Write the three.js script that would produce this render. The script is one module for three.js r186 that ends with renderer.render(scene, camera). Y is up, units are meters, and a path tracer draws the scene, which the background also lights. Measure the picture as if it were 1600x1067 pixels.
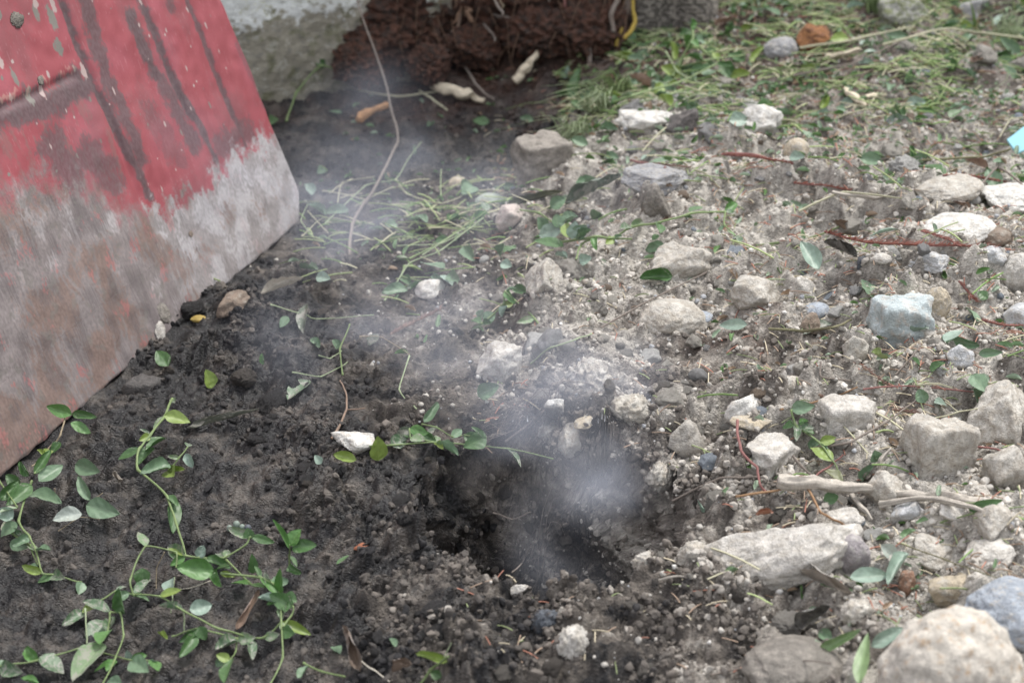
import * as THREE from 'three';
import { mergeGeometries, mergeVertices } from 'three/addons/utils/BufferGeometryUtils.js';
import { createNoise2D, createNoise3D } from 'simplex-noise';

// ---------- camera ----------
const scene = new THREE.Scene();
const PITCH = 28.5 * Math.PI / 180, CAM_H = 1.15;
const camera = new THREE.PerspectiveCamera(22.6, 1600 / 1067, 0.05, 200);
camera.filmGauge = 36;
camera.position.set(0, CAM_H, CAM_H / Math.tan(PITCH));
camera.lookAt(0, 0, 0);
camera.focus = 2.14;
camera.userData.fStop = 5.0;

// ---------- sky: even overcast, three times brighter overhead than at the horizon ----------
{
  const w = 256, h = 128, a = new Float32Array(w * h * 4);
  for (let y = 0; y < h; y++) for (let x = 0; x < w; x++) {
    const el = ((y + 0.5) / h - 0.5) * Math.PI, s = Math.max(0, Math.sin(el)), L = 0.75 * (1 + 2 * s) / 3, i = (y * w + x) * 4;
    a[i] = L * 0.965; a[i + 1] = L * 0.985; a[i + 2] = L * 1.05; a[i + 3] = 1;
  }
  const t = new THREE.DataTexture(a, w, h, THREE.RGBAFormat, THREE.FloatType);
  t.mapping = THREE.EquirectangularReflectionMapping; t.magFilter = THREE.LinearFilter; t.needsUpdate = true;
  scene.background = t; scene.environment = t;
}
// ---------- sun: veiled, very soft ----------
const sun = new THREE.DirectionalLight(new THREE.Color(1, 0.96, 0.9), 1.5);
sun.position.set(1.6, 4.0, -1.4); sun.target.position.set(0, 0, 0);
sun.castShadow = true; sun.shadow.radius = 22; sun.shadow.mapSize.set(2048, 2048);
Object.assign(sun.shadow.camera, { left: -3, right: 3, top: 3, bottom: -3, near: 0.1, far: 12 });
scene.add(sun, sun.target);
const renderer = new THREE.WebGLRenderer({ antialias: true });
renderer.toneMapping = THREE.LinearToneMapping;
renderer.toneMappingExposure = 2.5;
renderer.shadowMap.enabled = true;

// ---------- helpers ----------
function rng(seed) { let s = seed >>> 0; return () => { s = (s + 0x6d2b79f5) | 0; let t = Math.imul(s ^ (s >>> 15), 1 | s); t = (t + Math.imul(t ^ (t >>> 7), 61 | t)) ^ t; return ((t ^ (t >>> 14)) >>> 0) / 4294967296; }; }
const n2 = createNoise2D(rng(11)), n3 = createNoise3D(rng(12));
const clamp = THREE.MathUtils.clamp, lerp = THREE.MathUtils.lerp, sst = THREE.MathUtils.smoothstep;
const V = (x, y, z) => new THREE.Vector3(x, y, z);
function hash2(i, j, k = 0) { let h = Math.imul(i, 374761393) + Math.imul(j, 668265263) + Math.imul(k, 2147483647 ^ 0x5bd1e995); h = Math.imul(h ^ (h >>> 13), 1274126177); return ((h ^ (h >>> 16)) >>> 0) / 4294967296; }
// broken clods on a jittered grid, each with a tilted top and ragged flanks: [height above the bed, id of the clod]
function domes(x, z, cell, k, steep = 1) {
  const f = 1.4 / cell, gx = (x + 0.3 * cell * n2(x * f + k, z * f) + 0.12 * cell * n2(x * f * 3, z * f * 3 + k)) / cell, gz = (z + 0.3 * cell * n2(x * f, z * f + k + 5) + 0.12 * cell * n2(x * f * 3 + k, z * f * 3)) / cell, i0 = Math.floor(gx), j0 = Math.floor(gz);
  let best = 0, id = 0;
  for (let i = i0 - 1; i <= i0 + 1; i++) for (let j = j0 - 1; j <= j0 + 1; j++) {
    const c = hash2(i, j, k + 13); if (c < 0.3) continue;
    const a = hash2(i, j, k), b = hash2(i, j, k + 7), dx = gx - i - 0.1 - 0.8 * a, dz = gz - j - 0.1 - 0.8 * b, r = 0.2 + 0.75 * (c - 0.3) * (0.5 + b), d = Math.hypot(dx, dz * (0.8 + 0.5 * a));
    if (d < r) { const h = Math.min(r * (0.35 + 0.45 * a) + (a - 0.5) * 1.1 * dx + (b - 0.5) * 1.1 * dz, (r - d) * (1.3 + b) * steep); if (h > best) { best = h; id = c * 7.31 % 1; } }
  }
  return [best * cell, id];
}
const CP = [[-0.567,0.424,-0.02,0.95,0.25,0],[-0.504,0.686,-0.02,0.95,0.3,0],[-0.393,0.583,-0.022,0.95,0.25,0],[-0.267,0.62,-0.02,0.95,0.3,0],[-0.269,0.707,-0.02,0.95,0.35,0],[-0.161,0.706,-0.012,0.92,0.5,0],[-0.386,0.404,-0.015,0.95,0.25,0],[-0.493,0.251,-0.01,0.97,0.2,0],[-0.456,0.179,-0.005,1,0.15,0],[-0.484,0.526,-0.02,0.95,0.25,0],[-0.342,0.499,-0.022,0.95,0.25,0],[-0.196,0.623,-0.018,0.93,0.45,0],[-0.272,0.512,-0.012,0.95,0.35,0],[-0.293,0.392,0.014,0.93,0.6,0],[-0.238,0.47,0.03,0.92,0.75,0],[-0.17,0.569,0.046,0.86,0.7,0],[-0.11,0.633,0.05,0.84,0.8,0],[-0.033,0.686,0.052,0.8,0.9,0],[0.033,0.698,0.045,0.76,1,0],[0.099,0.705,0.042,0.74,1,0],[-0.067,0.714,0.012,0.87,0.9,0],[0.033,0.745,0.012,0.82,1,0],[0.13,0.755,0.02,0.78,1,0],[0.186,0.706,0.03,0.7,0.9,0],[0.246,0.757,0.03,0.5,0.8,0],[-0.383,0.154,0,1,0.45,0],[-0.281,0.291,0.024,0.97,0.6,0],[-0.19,0.411,0.045,0.96,0.7,0],[-0.134,0.447,0.05,0.94,0.8,0],[-0.414,0.054,0.018,1,0.8,0],[-0.376,-0.027,0.03,1,0.9,0],[-0.431,0.12,0.01,1,0.75,0],[-0.334,0.058,0.025,0.97,0.8,0],[-0.308,0.067,0.01,0.93,0.3,0],[-0.203,0.172,0.01,0.85,0.3,0],[-0.099,0.221,0.02,0.8,0.35,0],[-0.032,0.3,0.03,0.8,0.4,0],[0.078,0.348,0.05,0.6,0.8,0],[0.153,0.391,0.05,0.6,0.8,0],[0.219,0.485,0.075,0.55,0.8,0],[0.231,0.525,0.05,0.62,0.9,0],[0.181,0.608,0.04,0.7,0.95,0],[0.225,0.649,0.045,0.6,0.8,0],[0.16,0.277,0.072,0.35,0.7,0],[0.249,0.191,0.055,0.66,0.08,0.12],[0.201,0.216,0.055,0.6,0.15,0.1],[0.291,0.188,0.058,0.64,0.1,0.12],[0.333,0.176,0.075,0.5,0.35,0.15],[0.316,0.3,0.085,0.4,0.6,0],[0.172,0.081,0.077,0.12,0.6,0],[0.094,-0.127,0.052,0.18,0.6,0],[0.068,0.139,0.05,0.25,0.7,0],[0.106,0.233,0.065,0.18,0.7,0],[0.017,0.188,0.039,0.5,0.55,0],[0.226,-0.049,0.09,0.1,0.5,0],[0.36,-0.039,0.085,0.12,0.45,0],[0.426,0.106,0.09,0.2,0.45,0],[0.475,0.285,0.095,0.3,0.5,0],[0.608,0.221,0.105,0.3,0.45,0],[0.337,0.418,0.085,0.25,0.65,0],[0.423,0.561,0.075,0.2,0.5,0],[0.519,0.598,0.075,0.12,0.35,0],[0.331,0.697,0.065,0.38,0.6,0],[0.52,0.434,0.095,0.25,0.5,0],[0.272,0.642,0.065,0.35,0.65,0],[0.483,0.75,0.065,0.2,0.4,0],[0.276,0.492,0.08,0.45,0.8,0],[0.229,0.382,0.08,0.35,0.7,0],[0.422,0.277,0.09,0.3,0.6,0],[0.498,0.362,0.095,0.3,0.5,0],[0.415,0.675,0.065,0.3,0.5,0],[-0.091,-0.036,0.015,0.6,0.4,0],[-0.187,-0.095,0.005,0.78,0.3,0],[-0.289,-0.189,0,0.85,0.3,0],[-0.244,-0.346,-0.01,0.88,0.3,0],[-0.121,-0.325,0,0.8,0.35,0],[-0.02,-0.236,0.02,0.6,0.45,0],[0,-0.349,0.022,0.5,0.4,0],[-0.056,-0.087,0.02,0.6,0.45,0],[-0.368,-0.739,-0.03,0.92,0.3,0],[-0.233,-0.776,-0.045,0.93,0.35,0],[-0.094,-0.8,-0.055,0.97,0.35,0],[-0.011,-0.704,-0.04,0.95,0.35,0],[0,-0.973,-0.06,1,0.5,0],[0.074,-0.973,-0.06,1,0.5,0],[0.125,-1.023,-0.04,1,0.5,0.1],[-0.172,-0.519,-0.02,0.85,0.3,0],[-0.064,-0.485,-0.005,0.75,0.35,0],[0.143,-0.506,0.0605,0.35,0.4,0],[0.133,-0.389,0.06,0.25,0.4,0],[0.219,-0.628,0.075,0.22,0.35,0],[0.183,-0.759,0.06,0.4,0.4,0],[0.36,-0.437,0.095,0.2,0.35,0],[0.51,-0.412,0.105,0.35,0.35,0],[0.69,-0.528,0.08,0.35,0.35,0],[0.582,-0.837,0.08,0.5,0.4,0.5],[0.772,-0.913,0.09,0.4,0.4,0.15],[0.419,-0.934,0.07,0.5,0.4,0.35],[0.246,-1.027,0.05,0.7,0.4,0.5],[0.73,-0.274,0.11,0.15,0.35,0],[0.43,-0.213,0.095,0.18,0.4,0],[0.59,-0.07,0.1,0.18,0.45,0],[0.509,-0.123,0.095,0.35,0.4,0],[0.849,-0.744,0.09,0.35,0.35,0.1],[0.442,-0.658,0.075,0.3,0.35,0.1],[0.29,-0.247,0.09,0.2,0.4,0],[-0.026,-1.151,0.02,0.92,0.7,1],[-0.128,-1.18,0.05,0.92,0.7,0.9],[0.062,-1.09,0.08,0.92,0.7,1],[-0.126,-1.067,-0.03,0.92,0.5,0.7],[-0.229,-1.094,-0.04,0.88,0.45,0.5],[0.127,-1.113,0.02,0.95,0.6,0.7],[-0.371,-0.997,-0.03,0.9,0.35,0.1],[-0.311,-1.178,-0.03,0.9,0.35,0.3],[0.189,-1.12,0.07,0.8,0.5,0.6],[0,-1.412,0.14,0.8,0.5,0.6],[0.669,-1.387,0.12,0.7,0.4,0.2],[1.177,-1.296,0.12,0.6,0.4,0],[-0.597,-1.795,0,0.8,0.4,0],[0.916,-0.091,0.09,0.3,0.4,0],[0.709,0.544,0.08,0.25,0.4,0],[-0.696,0.526,-0.02,0.95,0.3,0],[-0.871,0.103,-0.01,0.95,0.3,0],[0.562,-1.108,0.1,0.7,0.4,0.6],[-0.702,-0.299,-0.01,0.95,0.3,0],[-0.867,-1.013,-0.01,0.9,0.3,0]];
const RIM = [[-0.118,0.485],[-0.1,0.411],[-0.074,0.354],[-0.031,0.332],[0.024,0.339],[0.077,0.368],[0.138,0.397],[0.188,0.431],[0.21,0.485],[0.197,0.548],[0.16,0.602],[0.109,0.644],[0.055,0.637],[0,0.614],[-0.056,0.584],[-0.097,0.542]];
const CPN = 6;
function field(x, z) {                        // height, wetness, crumb, red at a place, blended from the survey points
  let sw = 0, a = 0, b = 0, c = 0, d = 0;
  for (const p of CP) {
    const dx = x - p[0], dz = z - p[1], q = dx * dx + dz * dz * 0.55, w = Math.exp(-q / 0.0085) + 2e-5 / (q + 0.01);
    sw += w; a += w * p[2]; b += w * p[3]; c += w * p[4]; d += w * p[5];
  }
  return [a / sw, b / sw, c / sw, d / sw];
}
const GX0 = -1.9, GZ0 = -2.6, GS = 0.02, GNX = 191, GNZ = 196, GRID = new Float32Array(GNX * GNZ * 4);
for (let j = 0; j < GNZ; j++) for (let i = 0; i < GNX; i++) GRID.set(field(GX0 + i * GS, GZ0 + j * GS), (j * GNX + i) * 4);
function macro(x, z) {
  const u = clamp((x - GX0) / GS, 0, GNX - 1.001), v = clamp((z - GZ0) / GS, 0, GNZ - 1.001), i = Math.floor(u), j = Math.floor(v), a = u - i, b = v - j, o = (j * GNX + i) * 4, out = [0, 0, 0, 0];
  for (let k = 0; k < 4; k++) out[k] = (GRID[o + k] * (1 - a) + GRID[o + 4 + k] * a) * (1 - b) + (GRID[o + GNX * 4 + k] * (1 - a) + GRID[o + GNX * 4 + 4 + k] * a) * b;
  return out;
}
const inside = (P, x, z) => { let c = false; for (let i = 0, j = P.length - 1; i < P.length; j = i++) if ((P[i][1] > z) !== (P[j][1] > z) && x < (P[j][0] - P[i][0]) * (z - P[i][1]) / (P[j][1] - P[i][1]) + P[i][0]) c = !c; return c; };
const edgeDist = (P, x, z) => { let m = 9; for (let i = 0, j = P.length - 1; i < P.length; j = i++) { const ax = P[j][0], az = P[j][1], bx = P[i][0] - ax, bz = P[i][1] - az, t = clamp(((x - ax) * bx + (z - az) * bz) / (bx * bx + bz * bz), 0, 1); m = Math.min(m, Math.hypot(x - ax - bx * t, z - az - bz * t)); } return m; };
const PITC = [RIM.reduce((s, p) => s + p[0], 0) / RIM.length, RIM.reduce((s, p) => s + p[1], 0) / RIM.length];
const FLOOR = RIM.map(([x, z]) => [PITC[0] - 0.035 + (x - PITC[0]) * 0.26, PITC[1] + 0.062 + (z - PITC[1]) * 0.2]);
function pit(x, z) {                           // how deep the dug pit is here
  if (x < -0.2 || x > 0.3 || z < 0.25 || z > 0.72) return 0;
  const wx = x + 0.012 * n2(x * 22 + 3, z * 22) + 0.006 * n2(x * 60, z * 60 + 5), wz = z + 0.012 * n2(x * 22, z * 22 + 9) + 0.006 * n2(x * 60 + 8, z * 60);
  if (!inside(RIM, wx, wz)) return 0;
  if (inside(FLOOR, wx, wz)) return 0.27;
  const a = edgeDist(RIM, wx, wz), b = edgeDist(FLOOR, wx, wz);
  return 0.27 * Math.pow(a / (a + b), 1.05);
}
// the whole ground: [height, wetness, red, crumb, clod id, depth in the pit]
function ground(x, z) {
  const [h0, w, c, r] = macro(x, z), far = sst(Math.hypot(x, z), 2.2, 5), hole = pit(x, z), cr = hole > 0.004 ? Math.max(c, 0.6) : c, smear = clamp((0.55 - c) / 0.4, 0, 1) * sst(w, 0.6, 0.9);
  let h = h0 + 0.010 * n2(x * 6, z * 6) + 0.006 * n2(x * 14 + 5, z * 14);
  const dry = 1 - sst(w, 0.3, 0.75), k0 = dry > 0 && hole === 0 ? domes(x + 7, z + 1, 0.15, 9, 0.6) : [0, 0];
  h += dry * (0.62 * (1 - 0.7 * sst(-z, 0.2, 0.7)) * k0[0] * sst(Math.hypot(x - 0.3, z - 0.1), 0.0, 0.2) + 0.022 * n2(x * 4.5 + 8, z * 4.5));
  const k1 = domes(x, z, 0.055, 1), k2 = domes(x + 3, z, 0.024, 2), k3 = domes(x, z + 3, 0.0105, 3), k4 = domes(x + 5, z + 3, 0.0055, 4);
  const p1 = sst(n2(x * 5 + 20, z * 5) + 0.8 * cr, 0.1, 0.9), p2 = sst(n2(x * 9 + 50, z * 9) + 0.9 * cr, 0.0, 0.8), p3 = sst(n2(x * 13 + 70, z * 13 + 4) + cr, 0.0, 0.9);
  const fine = 1 - 0.72 * sst(-z, 0.15, 0.75);
  h += fine * (0.32 + 0.85 * cr) * ((w > 0.8 ? 1.0 : 0.75) * k1[0] * p1 + 0.85 * k2[0] * p2 * (1 - 0.6 * smear) + 0.62 * k3[0] * p3 * (1 - 0.75 * smear)) + 0.6 * k4[0] * p3 * (1 - 0.7 * smear);
  h += (0.006 + 0.004 * cr) * Math.abs(n2(x * 21, z * 21)) - 0.0030 * (1 - Math.abs(n2(x * 48 + 1, z * 48))) ** 4 + 0.0016 * n2(x * 85, z * 85 + 3);
  h += (0.0009 * n2(x * 190, z * 190) + 0.0006 * n2(x * 420 + 7, z * 420)) * (1 - 0.4 * smear);
  // drag marks, folds and cracks in the wet mud
  if (smear > 0) { const u = x * 0.93 - z * 0.36, v = x * 0.36 + z * 0.93; h += smear * 1.8 * (0.009 * Math.abs(n2(u * 7 + 3, v * 14)) + 0.004 * n2(u * 12, v * 34) - 0.005 * Math.pow(1 - Math.abs(n2(u * 13 + 9, v * 24)), 7) - 0.003 * Math.pow(1 - Math.abs(n2(x * 55, z * 55 + 40)), 8)); }
  if (hole > 0) h += -hole + (hole > 0.012 ? 0.020 * n3(x * 17, z * 17, hole * 12) + 0.014 * n3(x * 40, z * 40, hole * 30) : 0);
  const bu = (x + 0.6357) * 0.3677 + (z - 0.3338) * -0.93, bd = Math.abs((x + 0.6357) * 0.93 + (z - 0.3338) * 0.3677);   // the blade's edge pressed and scraped the mud along this line
  if (bd < 0.07 && bu > -0.45 && bu < 0.82) { const k = 1 - sst(bd, 0.015, 0.07); h = lerp(h, Math.min(h, -0.018 + 0.013 * bu + 0.006 * n2(bu * 14, 3) + (h + 0.01) * 0.3), k); }
  const id = k3[0] * p3 > 0.0012 ? k3[1] : k2[0] * p2 > 0.002 ? k2[1] : 0.5;
  return [h * (1 - far) + far * 0.03, w, r, cr, id, hole];
}
// the pit's wall as a surface of its own: place at an angle round it and a way down it
const PC = [PITC[0], PITC[1]], FC = [PITC[0] - 0.03, PITC[1] + 0.055];
const rimAt = new Map();
function pitPoint(th, s, rough = 1) {
  const cx = Math.cos(th), cz = Math.sin(th), key = Math.round(th * 1e4); let hit = rimAt.get(key);
  if (!hit) { let q = 0.02; while (q < 0.4 && inside(RIM, PC[0] + cx * q, PC[1] + cz * q)) q += 0.002; q *= 1.05; let low = 9; for (const k of [1, 1.05, 1.1, 1.15, 1.2, 1.25]) for (const w of [-0.06, 0, 0.06]) { const g = ground(PC[0] + Math.cos(th + w) * q * k, PC[1] + Math.sin(th + w) * q * k); if (g[5] < 0.004) low = Math.min(low, g[0]); } rimAt.set(key, hit = [q, low]); }
  const lip = clamp(s / 0.06, 0, 1), r = hit[0] * lerp(1.2, 0.985, lip), s0 = s; s = Math.max(0, (s - 0.06) / 0.94);
  const rx = PC[0] + cx * r, rz = PC[1] + cz * r, k = clamp(0.5 - 0.55 * cx + 0.35 * cz + 0.25 * n2(cx * 2, cz * 2), 0.1, 0.95), a = s * Math.PI / 2, hz = lerp(s, 1 - Math.cos(a), k), fx = FC[0] + cx * 0.03, fz = FC[1] + cz * 0.03;
  let x = lerp(rx, fx, hz), z = lerp(rz, fz, hz), y = lerp(hit[1] - 0.004 - 0.006 * lip, -0.20, Math.pow(Math.sin(a), 0.9));
  const e = sst(s, 0.01, 0.12) * rough, d = e * (0.022 * n3(x * 13, y * 13, z * 13) + 0.014 * Math.abs(n3(x * 30, y * 30, z * 30)) + 0.008 * Math.abs(n3(x * 70, y * 70, z * 70)) + 0.004 * n3(x * 150, y * 150, z * 150) - 0.01), nx = -cx * (1 - s * 0.6), ny = 0.25 + 0.7 * s, nz = -cz * (1 - s * 0.6);
  return V(x + nx * d, y + ny * d, z + nz * d);
}
const HY = (x, z) => ground(x, z)[0];
const smoothY = (x, z) => { let s = 0; for (const [a, b] of [[0, 0], [0.012, 0], [-0.012, 0], [0, 0.012], [0, -0.012]]) s += HY(x + a, z + b); return s / 5; };

// ---------- naming ----------
const used = new Map();
const numbered = (n) => { const k = used.get(n) ?? 0; used.set(n, k + 1); return k ? `${n}_${String(k).padStart(3, '0')}` : n; };
function put(o, name, label, category, group, kind) {
  o.name = numbered(name); o.userData = {};
  if (label) o.userData.label = label;
  if (category) o.userData.category = category;
  if (group) o.userData.group = group;
  if (kind) o.userData.kind = kind;
  o.castShadow = o.receiveShadow = true; scene.add(o); return o;
}
function part(g, m, name, parent) { const o = new THREE.Mesh(g, m); o.name = name; o.castShadow = o.receiveShadow = true; parent.add(o); return o; }
const LIN = (r, g, b) => new THREE.Color().setRGB(r, g, b);

// ---------- textures ----------
function tileNoise(size, freqs, amps, seed) {
  const a = new Float32Array(size * size); let tot = 0;
  freqs.forEach((f, o) => {
    tot += amps[o];
    for (let y = 0; y < size; y++) for (let x = 0; x < size; x++) {
      const u = x / size * f, v = y / size * f, i = Math.floor(u), j = Math.floor(v), s = u - i, t = v - j, p = s * s * (3 - 2 * s), q = t * t * (3 - 2 * t), w = (k, l) => hash2((k + f) % f, (l + f) % f, seed + o * 31);
      a[y * size + x] += amps[o] * ((w(i, j) * (1 - p) + w(i + 1, j) * p) * (1 - q) + (w(i, j + 1) * (1 - p) + w(i + 1, j + 1) * p) * q);
    }
  });
  for (let i = 0; i < a.length; i++) a[i] /= tot;
  return a;
}
function tex(w, h, f, srgb, wrap = THREE.RepeatWrapping) {
  const d = new Uint8Array(w * h * 4), c = [0, 0, 0];
  for (let y = 0; y < h; y++) for (let x = 0; x < w; x++) { f(x, y, c); const o = (y * w + x) * 4; for (let k = 0; k < 3; k++) { const l = clamp(c[k], 0, 1); d[o + k] = 255 * (srgb ? (l <= 0.0031308 ? l * 12.92 : 1.055 * Math.pow(l, 1 / 2.4) - 0.055) : l); } d[o + 3] = 255; }
  const t = new THREE.DataTexture(d, w, h, THREE.RGBAFormat); t.magFilter = THREE.LinearFilter; t.minFilter = THREE.LinearMipmapLinearFilter; t.generateMipmaps = true; t.wrapS = t.wrapT = wrap;
  if (srgb) t.colorSpace = THREE.SRGBColorSpace;
  t.needsUpdate = true; return t;
}
const grainA = tileNoise(1024, [16, 48, 120, 280, 512], [0.6, 0.8, 1, 1, 0.9], 3);
const grainB = tileNoise(512, [8, 20, 60, 140, 256], [1, 1, 1, 0.8, 0.6], 9);
const soilMap = tex(1024, 1024, (x, y, c) => { const g = grainA[y * 1024 + x], s = clamp(0.85 + (g - 0.5) * 1.7, 0.3, 1.15); c[0] = s * 0.87; c[1] = s * 0.865; c[2] = s * 0.86; }, true);
const soilBump = tex(1024, 1024, (x, y, c) => { c[0] = c[1] = c[2] = clamp(0.5 + (grainA[y * 1024 + x] - 0.5) * 2, 0, 1); }, false);
const stoneMap = tex(512, 512, (x, y, c) => { const g = grainB[y * 512 + x], g2 = grainB[((y * 3 + 77) % 512) * 512 + (x * 3 + 31) % 512], s = clamp(0.86 + (g - 0.5) * 1.0 - (g2 > 0.66 ? 0.22 : 0), 0.3, 1); c[0] = s; c[1] = s; c[2] = s; }, true);
const stoneBump = tex(512, 512, (x, y, c) => { c[0] = c[1] = c[2] = clamp(0.5 + (grainB[y * 512 + x] - 0.5) * 2.2, 0, 1); }, false);

// ---------- ground ----------
const DRY = [0.58, 0.545, 0.49], MOIST = [0.165, 0.143, 0.123], WET = [0.0195, 0.0186, 0.0197], RED = [0.085, 0.038, 0.022];
function soilColor(x, z, w, r, id, c, out) {
  let t = w + 0.26 * n2(x * 11 + 40, z * 11) * (1 - 0.55 * Math.abs(w - 0.5)) + 0.16 * n2(x * 34, z * 34 + 70) + 0.07 * n2(x * 110, z * 110) + (id - 0.5) * (0.22 + 0.2 * c) * (w > 0.85 ? 0.35 : 1);
  t = clamp(t, 0, 1); t = t < 0.55 ? 0.55 * Math.pow(t / 0.55, 1.5) : t;
  const k = t < 0.55 ? 0 : 1, q = k ? (t - 0.55) / 0.45 : t / 0.55, A = k ? MOIST : DRY, B = k ? WET : MOIST, rr = clamp(r + 0.3 * n2(x * 16, z * 16 + 30) * (r > 0.05 ? 1 : 0), 0, 1) * 0.9;
  const s = 1 + 0.12 * n2(x * 60 + 3, z * 60);
  for (let i = 0; i < 3; i++) out[i] = ((A[i] + (B[i] - A[i]) * q) * (1 - rr) + RED[i] * rr) * s;
  return out;
}
{
  const axis = (fine, lo, hi, far) => { const a = []; for (const [f, t, s] of fine) for (let v = f; v < t - 1e-6; v += s) a.push(v); a.push(hi); for (let v = hi, s = 0.01; v < far;) { s *= 1.25; v += s; a.push(v); } let v = lo, s = 0.01; while (v > -far) { s *= 1.25; v -= s; a.unshift(v); } return a; };
  const X = axis([[-0.95, -0.62, 0.005], [-0.62, 0.72, 0.0028], [0.72, 1.15, 0.0045]], -0.95, 1.15, 40), Z = axis([[-1.6, -0.9, 0.006], [-0.9, -0.3, 0.004], [-0.3, 0.8, 0.0027]], -1.6, 0.8, 40);
  const nx = X.length, nz = Z.length, pos = new Float32Array(nx * nz * 3), col = new Float32Array(nx * nz * 3), uv = new Float32Array(nx * nz * 2), wet = new Float32Array(nx * nz), c = [0, 0, 0];
  for (let j = 0; j < nz; j++) for (let i = 0; i < nx; i++) {
    const x = X[i], z = Z[j], o = j * nx + i, g = ground(x, z);
    pos[o * 3] = x + 0.0006 * n2(x * 300, z * 300); pos[o * 3 + 1] = g[0]; pos[o * 3 + 2] = z; uv[o * 2] = x / 0.31; uv[o * 2 + 1] = (z - g[0] * 0.8) / 0.31;
    soilColor(x, z, g[1], g[2], g[4], g[3], c); col.set(c, o * 3);
    wet[o] = g[5] > 0.005 ? -9 : g[1] + 0.1 * n2(x * 15, z * 15);
  }
  const A = [], B = [];
  for (let j = 0; j < nz - 1; j++) for (let i = 0; i < nx - 1; i++) { const a = j * nx + i, b = a + 1, d = a + nx, e = d + 1; if (wet[a] > -1 && wet[b] > -1 && wet[d] > -1 && wet[e] > -1) (wet[a] > 0.86 ? A : B).push(a, d, b, b, d, e); }
  const g = new THREE.BufferGeometry();
  g.setAttribute('position', new THREE.BufferAttribute(pos, 3)); g.setAttribute('color', new THREE.BufferAttribute(col, 3)); g.setAttribute('uv', new THREE.BufferAttribute(uv, 2));
  const idx = new Uint32Array(A.length + B.length); for (let i = 0; i < A.length; i++) idx[i] = A[i]; for (let i = 0; i < B.length; i++) idx[A.length + i] = B[i];
  g.setIndex(new THREE.BufferAttribute(idx, 1)); g.addGroup(0, A.length, 0); g.addGroup(A.length, B.length, 1); g.computeVertexNormals();
  const m = (rough) => new THREE.MeshStandardMaterial({ vertexColors: true, map: soilMap, bumpMap: soilBump, bumpScale: 0.0022, roughness: rough });
  put(new THREE.Mesh(g, [m(0.5), m(0.95)]), 'ground', 'bare ground of dark wet mud and dry pale rubble soil around a dug pit', 'ground', null, 'structure');
}

// ---------- the pit ----------
const pitSpots = [];
{
  const nt = 300, ns = 110, pos = [], col = [], uv = [], idx = [], c = [0, 0, 0];
  for (let j = 0; j <= ns; j++) for (let i = 0; i <= nt; i++) {
    const p = pitPoint((i % nt) / nt * Math.PI * 2, j / ns); pos.push(p.x, p.y, p.z); uv.push(i / nt * 3, j / ns * 0.9);
    const k = macro(p.x, p.z); soilColor(p.x + p.y * 0.8, p.z + p.y * 0.5, k[1], k[3], 0.5, k[2], c); col.push(...c);
    if (j > 4 && j < 90 && i < nt && (i * 7 + j * 13) % 9 === 0) pitSpots.push(p);
  }
  for (let j = 0; j < ns; j++) for (let i = 0; i < nt; i++) { const a = j * (nt + 1) + i; idx.push(a, a + 1, a + nt + 1, a + 1, a + nt + 2, a + nt + 1); }
  const f = pos.length / 3; pos.push(FC[0], -0.205, FC[1]); col.push(...c); uv.push(0, 1); for (let i = 0; i < nt; i++) idx.push(ns * (nt + 1) + i, ns * (nt + 1) + i + 1, f);
  const g = new THREE.BufferGeometry(); g.setAttribute('position', new THREE.Float32BufferAttribute(pos, 3)); g.setAttribute('color', new THREE.Float32BufferAttribute(col, 3)); g.setAttribute('uv', new THREE.Float32BufferAttribute(uv, 2)); g.setIndex(idx); g.computeVertexNormals();
  put(new THREE.Mesh(g, new THREE.MeshStandardMaterial({ vertexColors: true, map: soilMap, bumpMap: soilBump, bumpScale: 0.0022, roughness: 0.8 })), 'pit_wall', 'rough earth wall of the dug pit', 'pit', null, 'structure');
}

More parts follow.
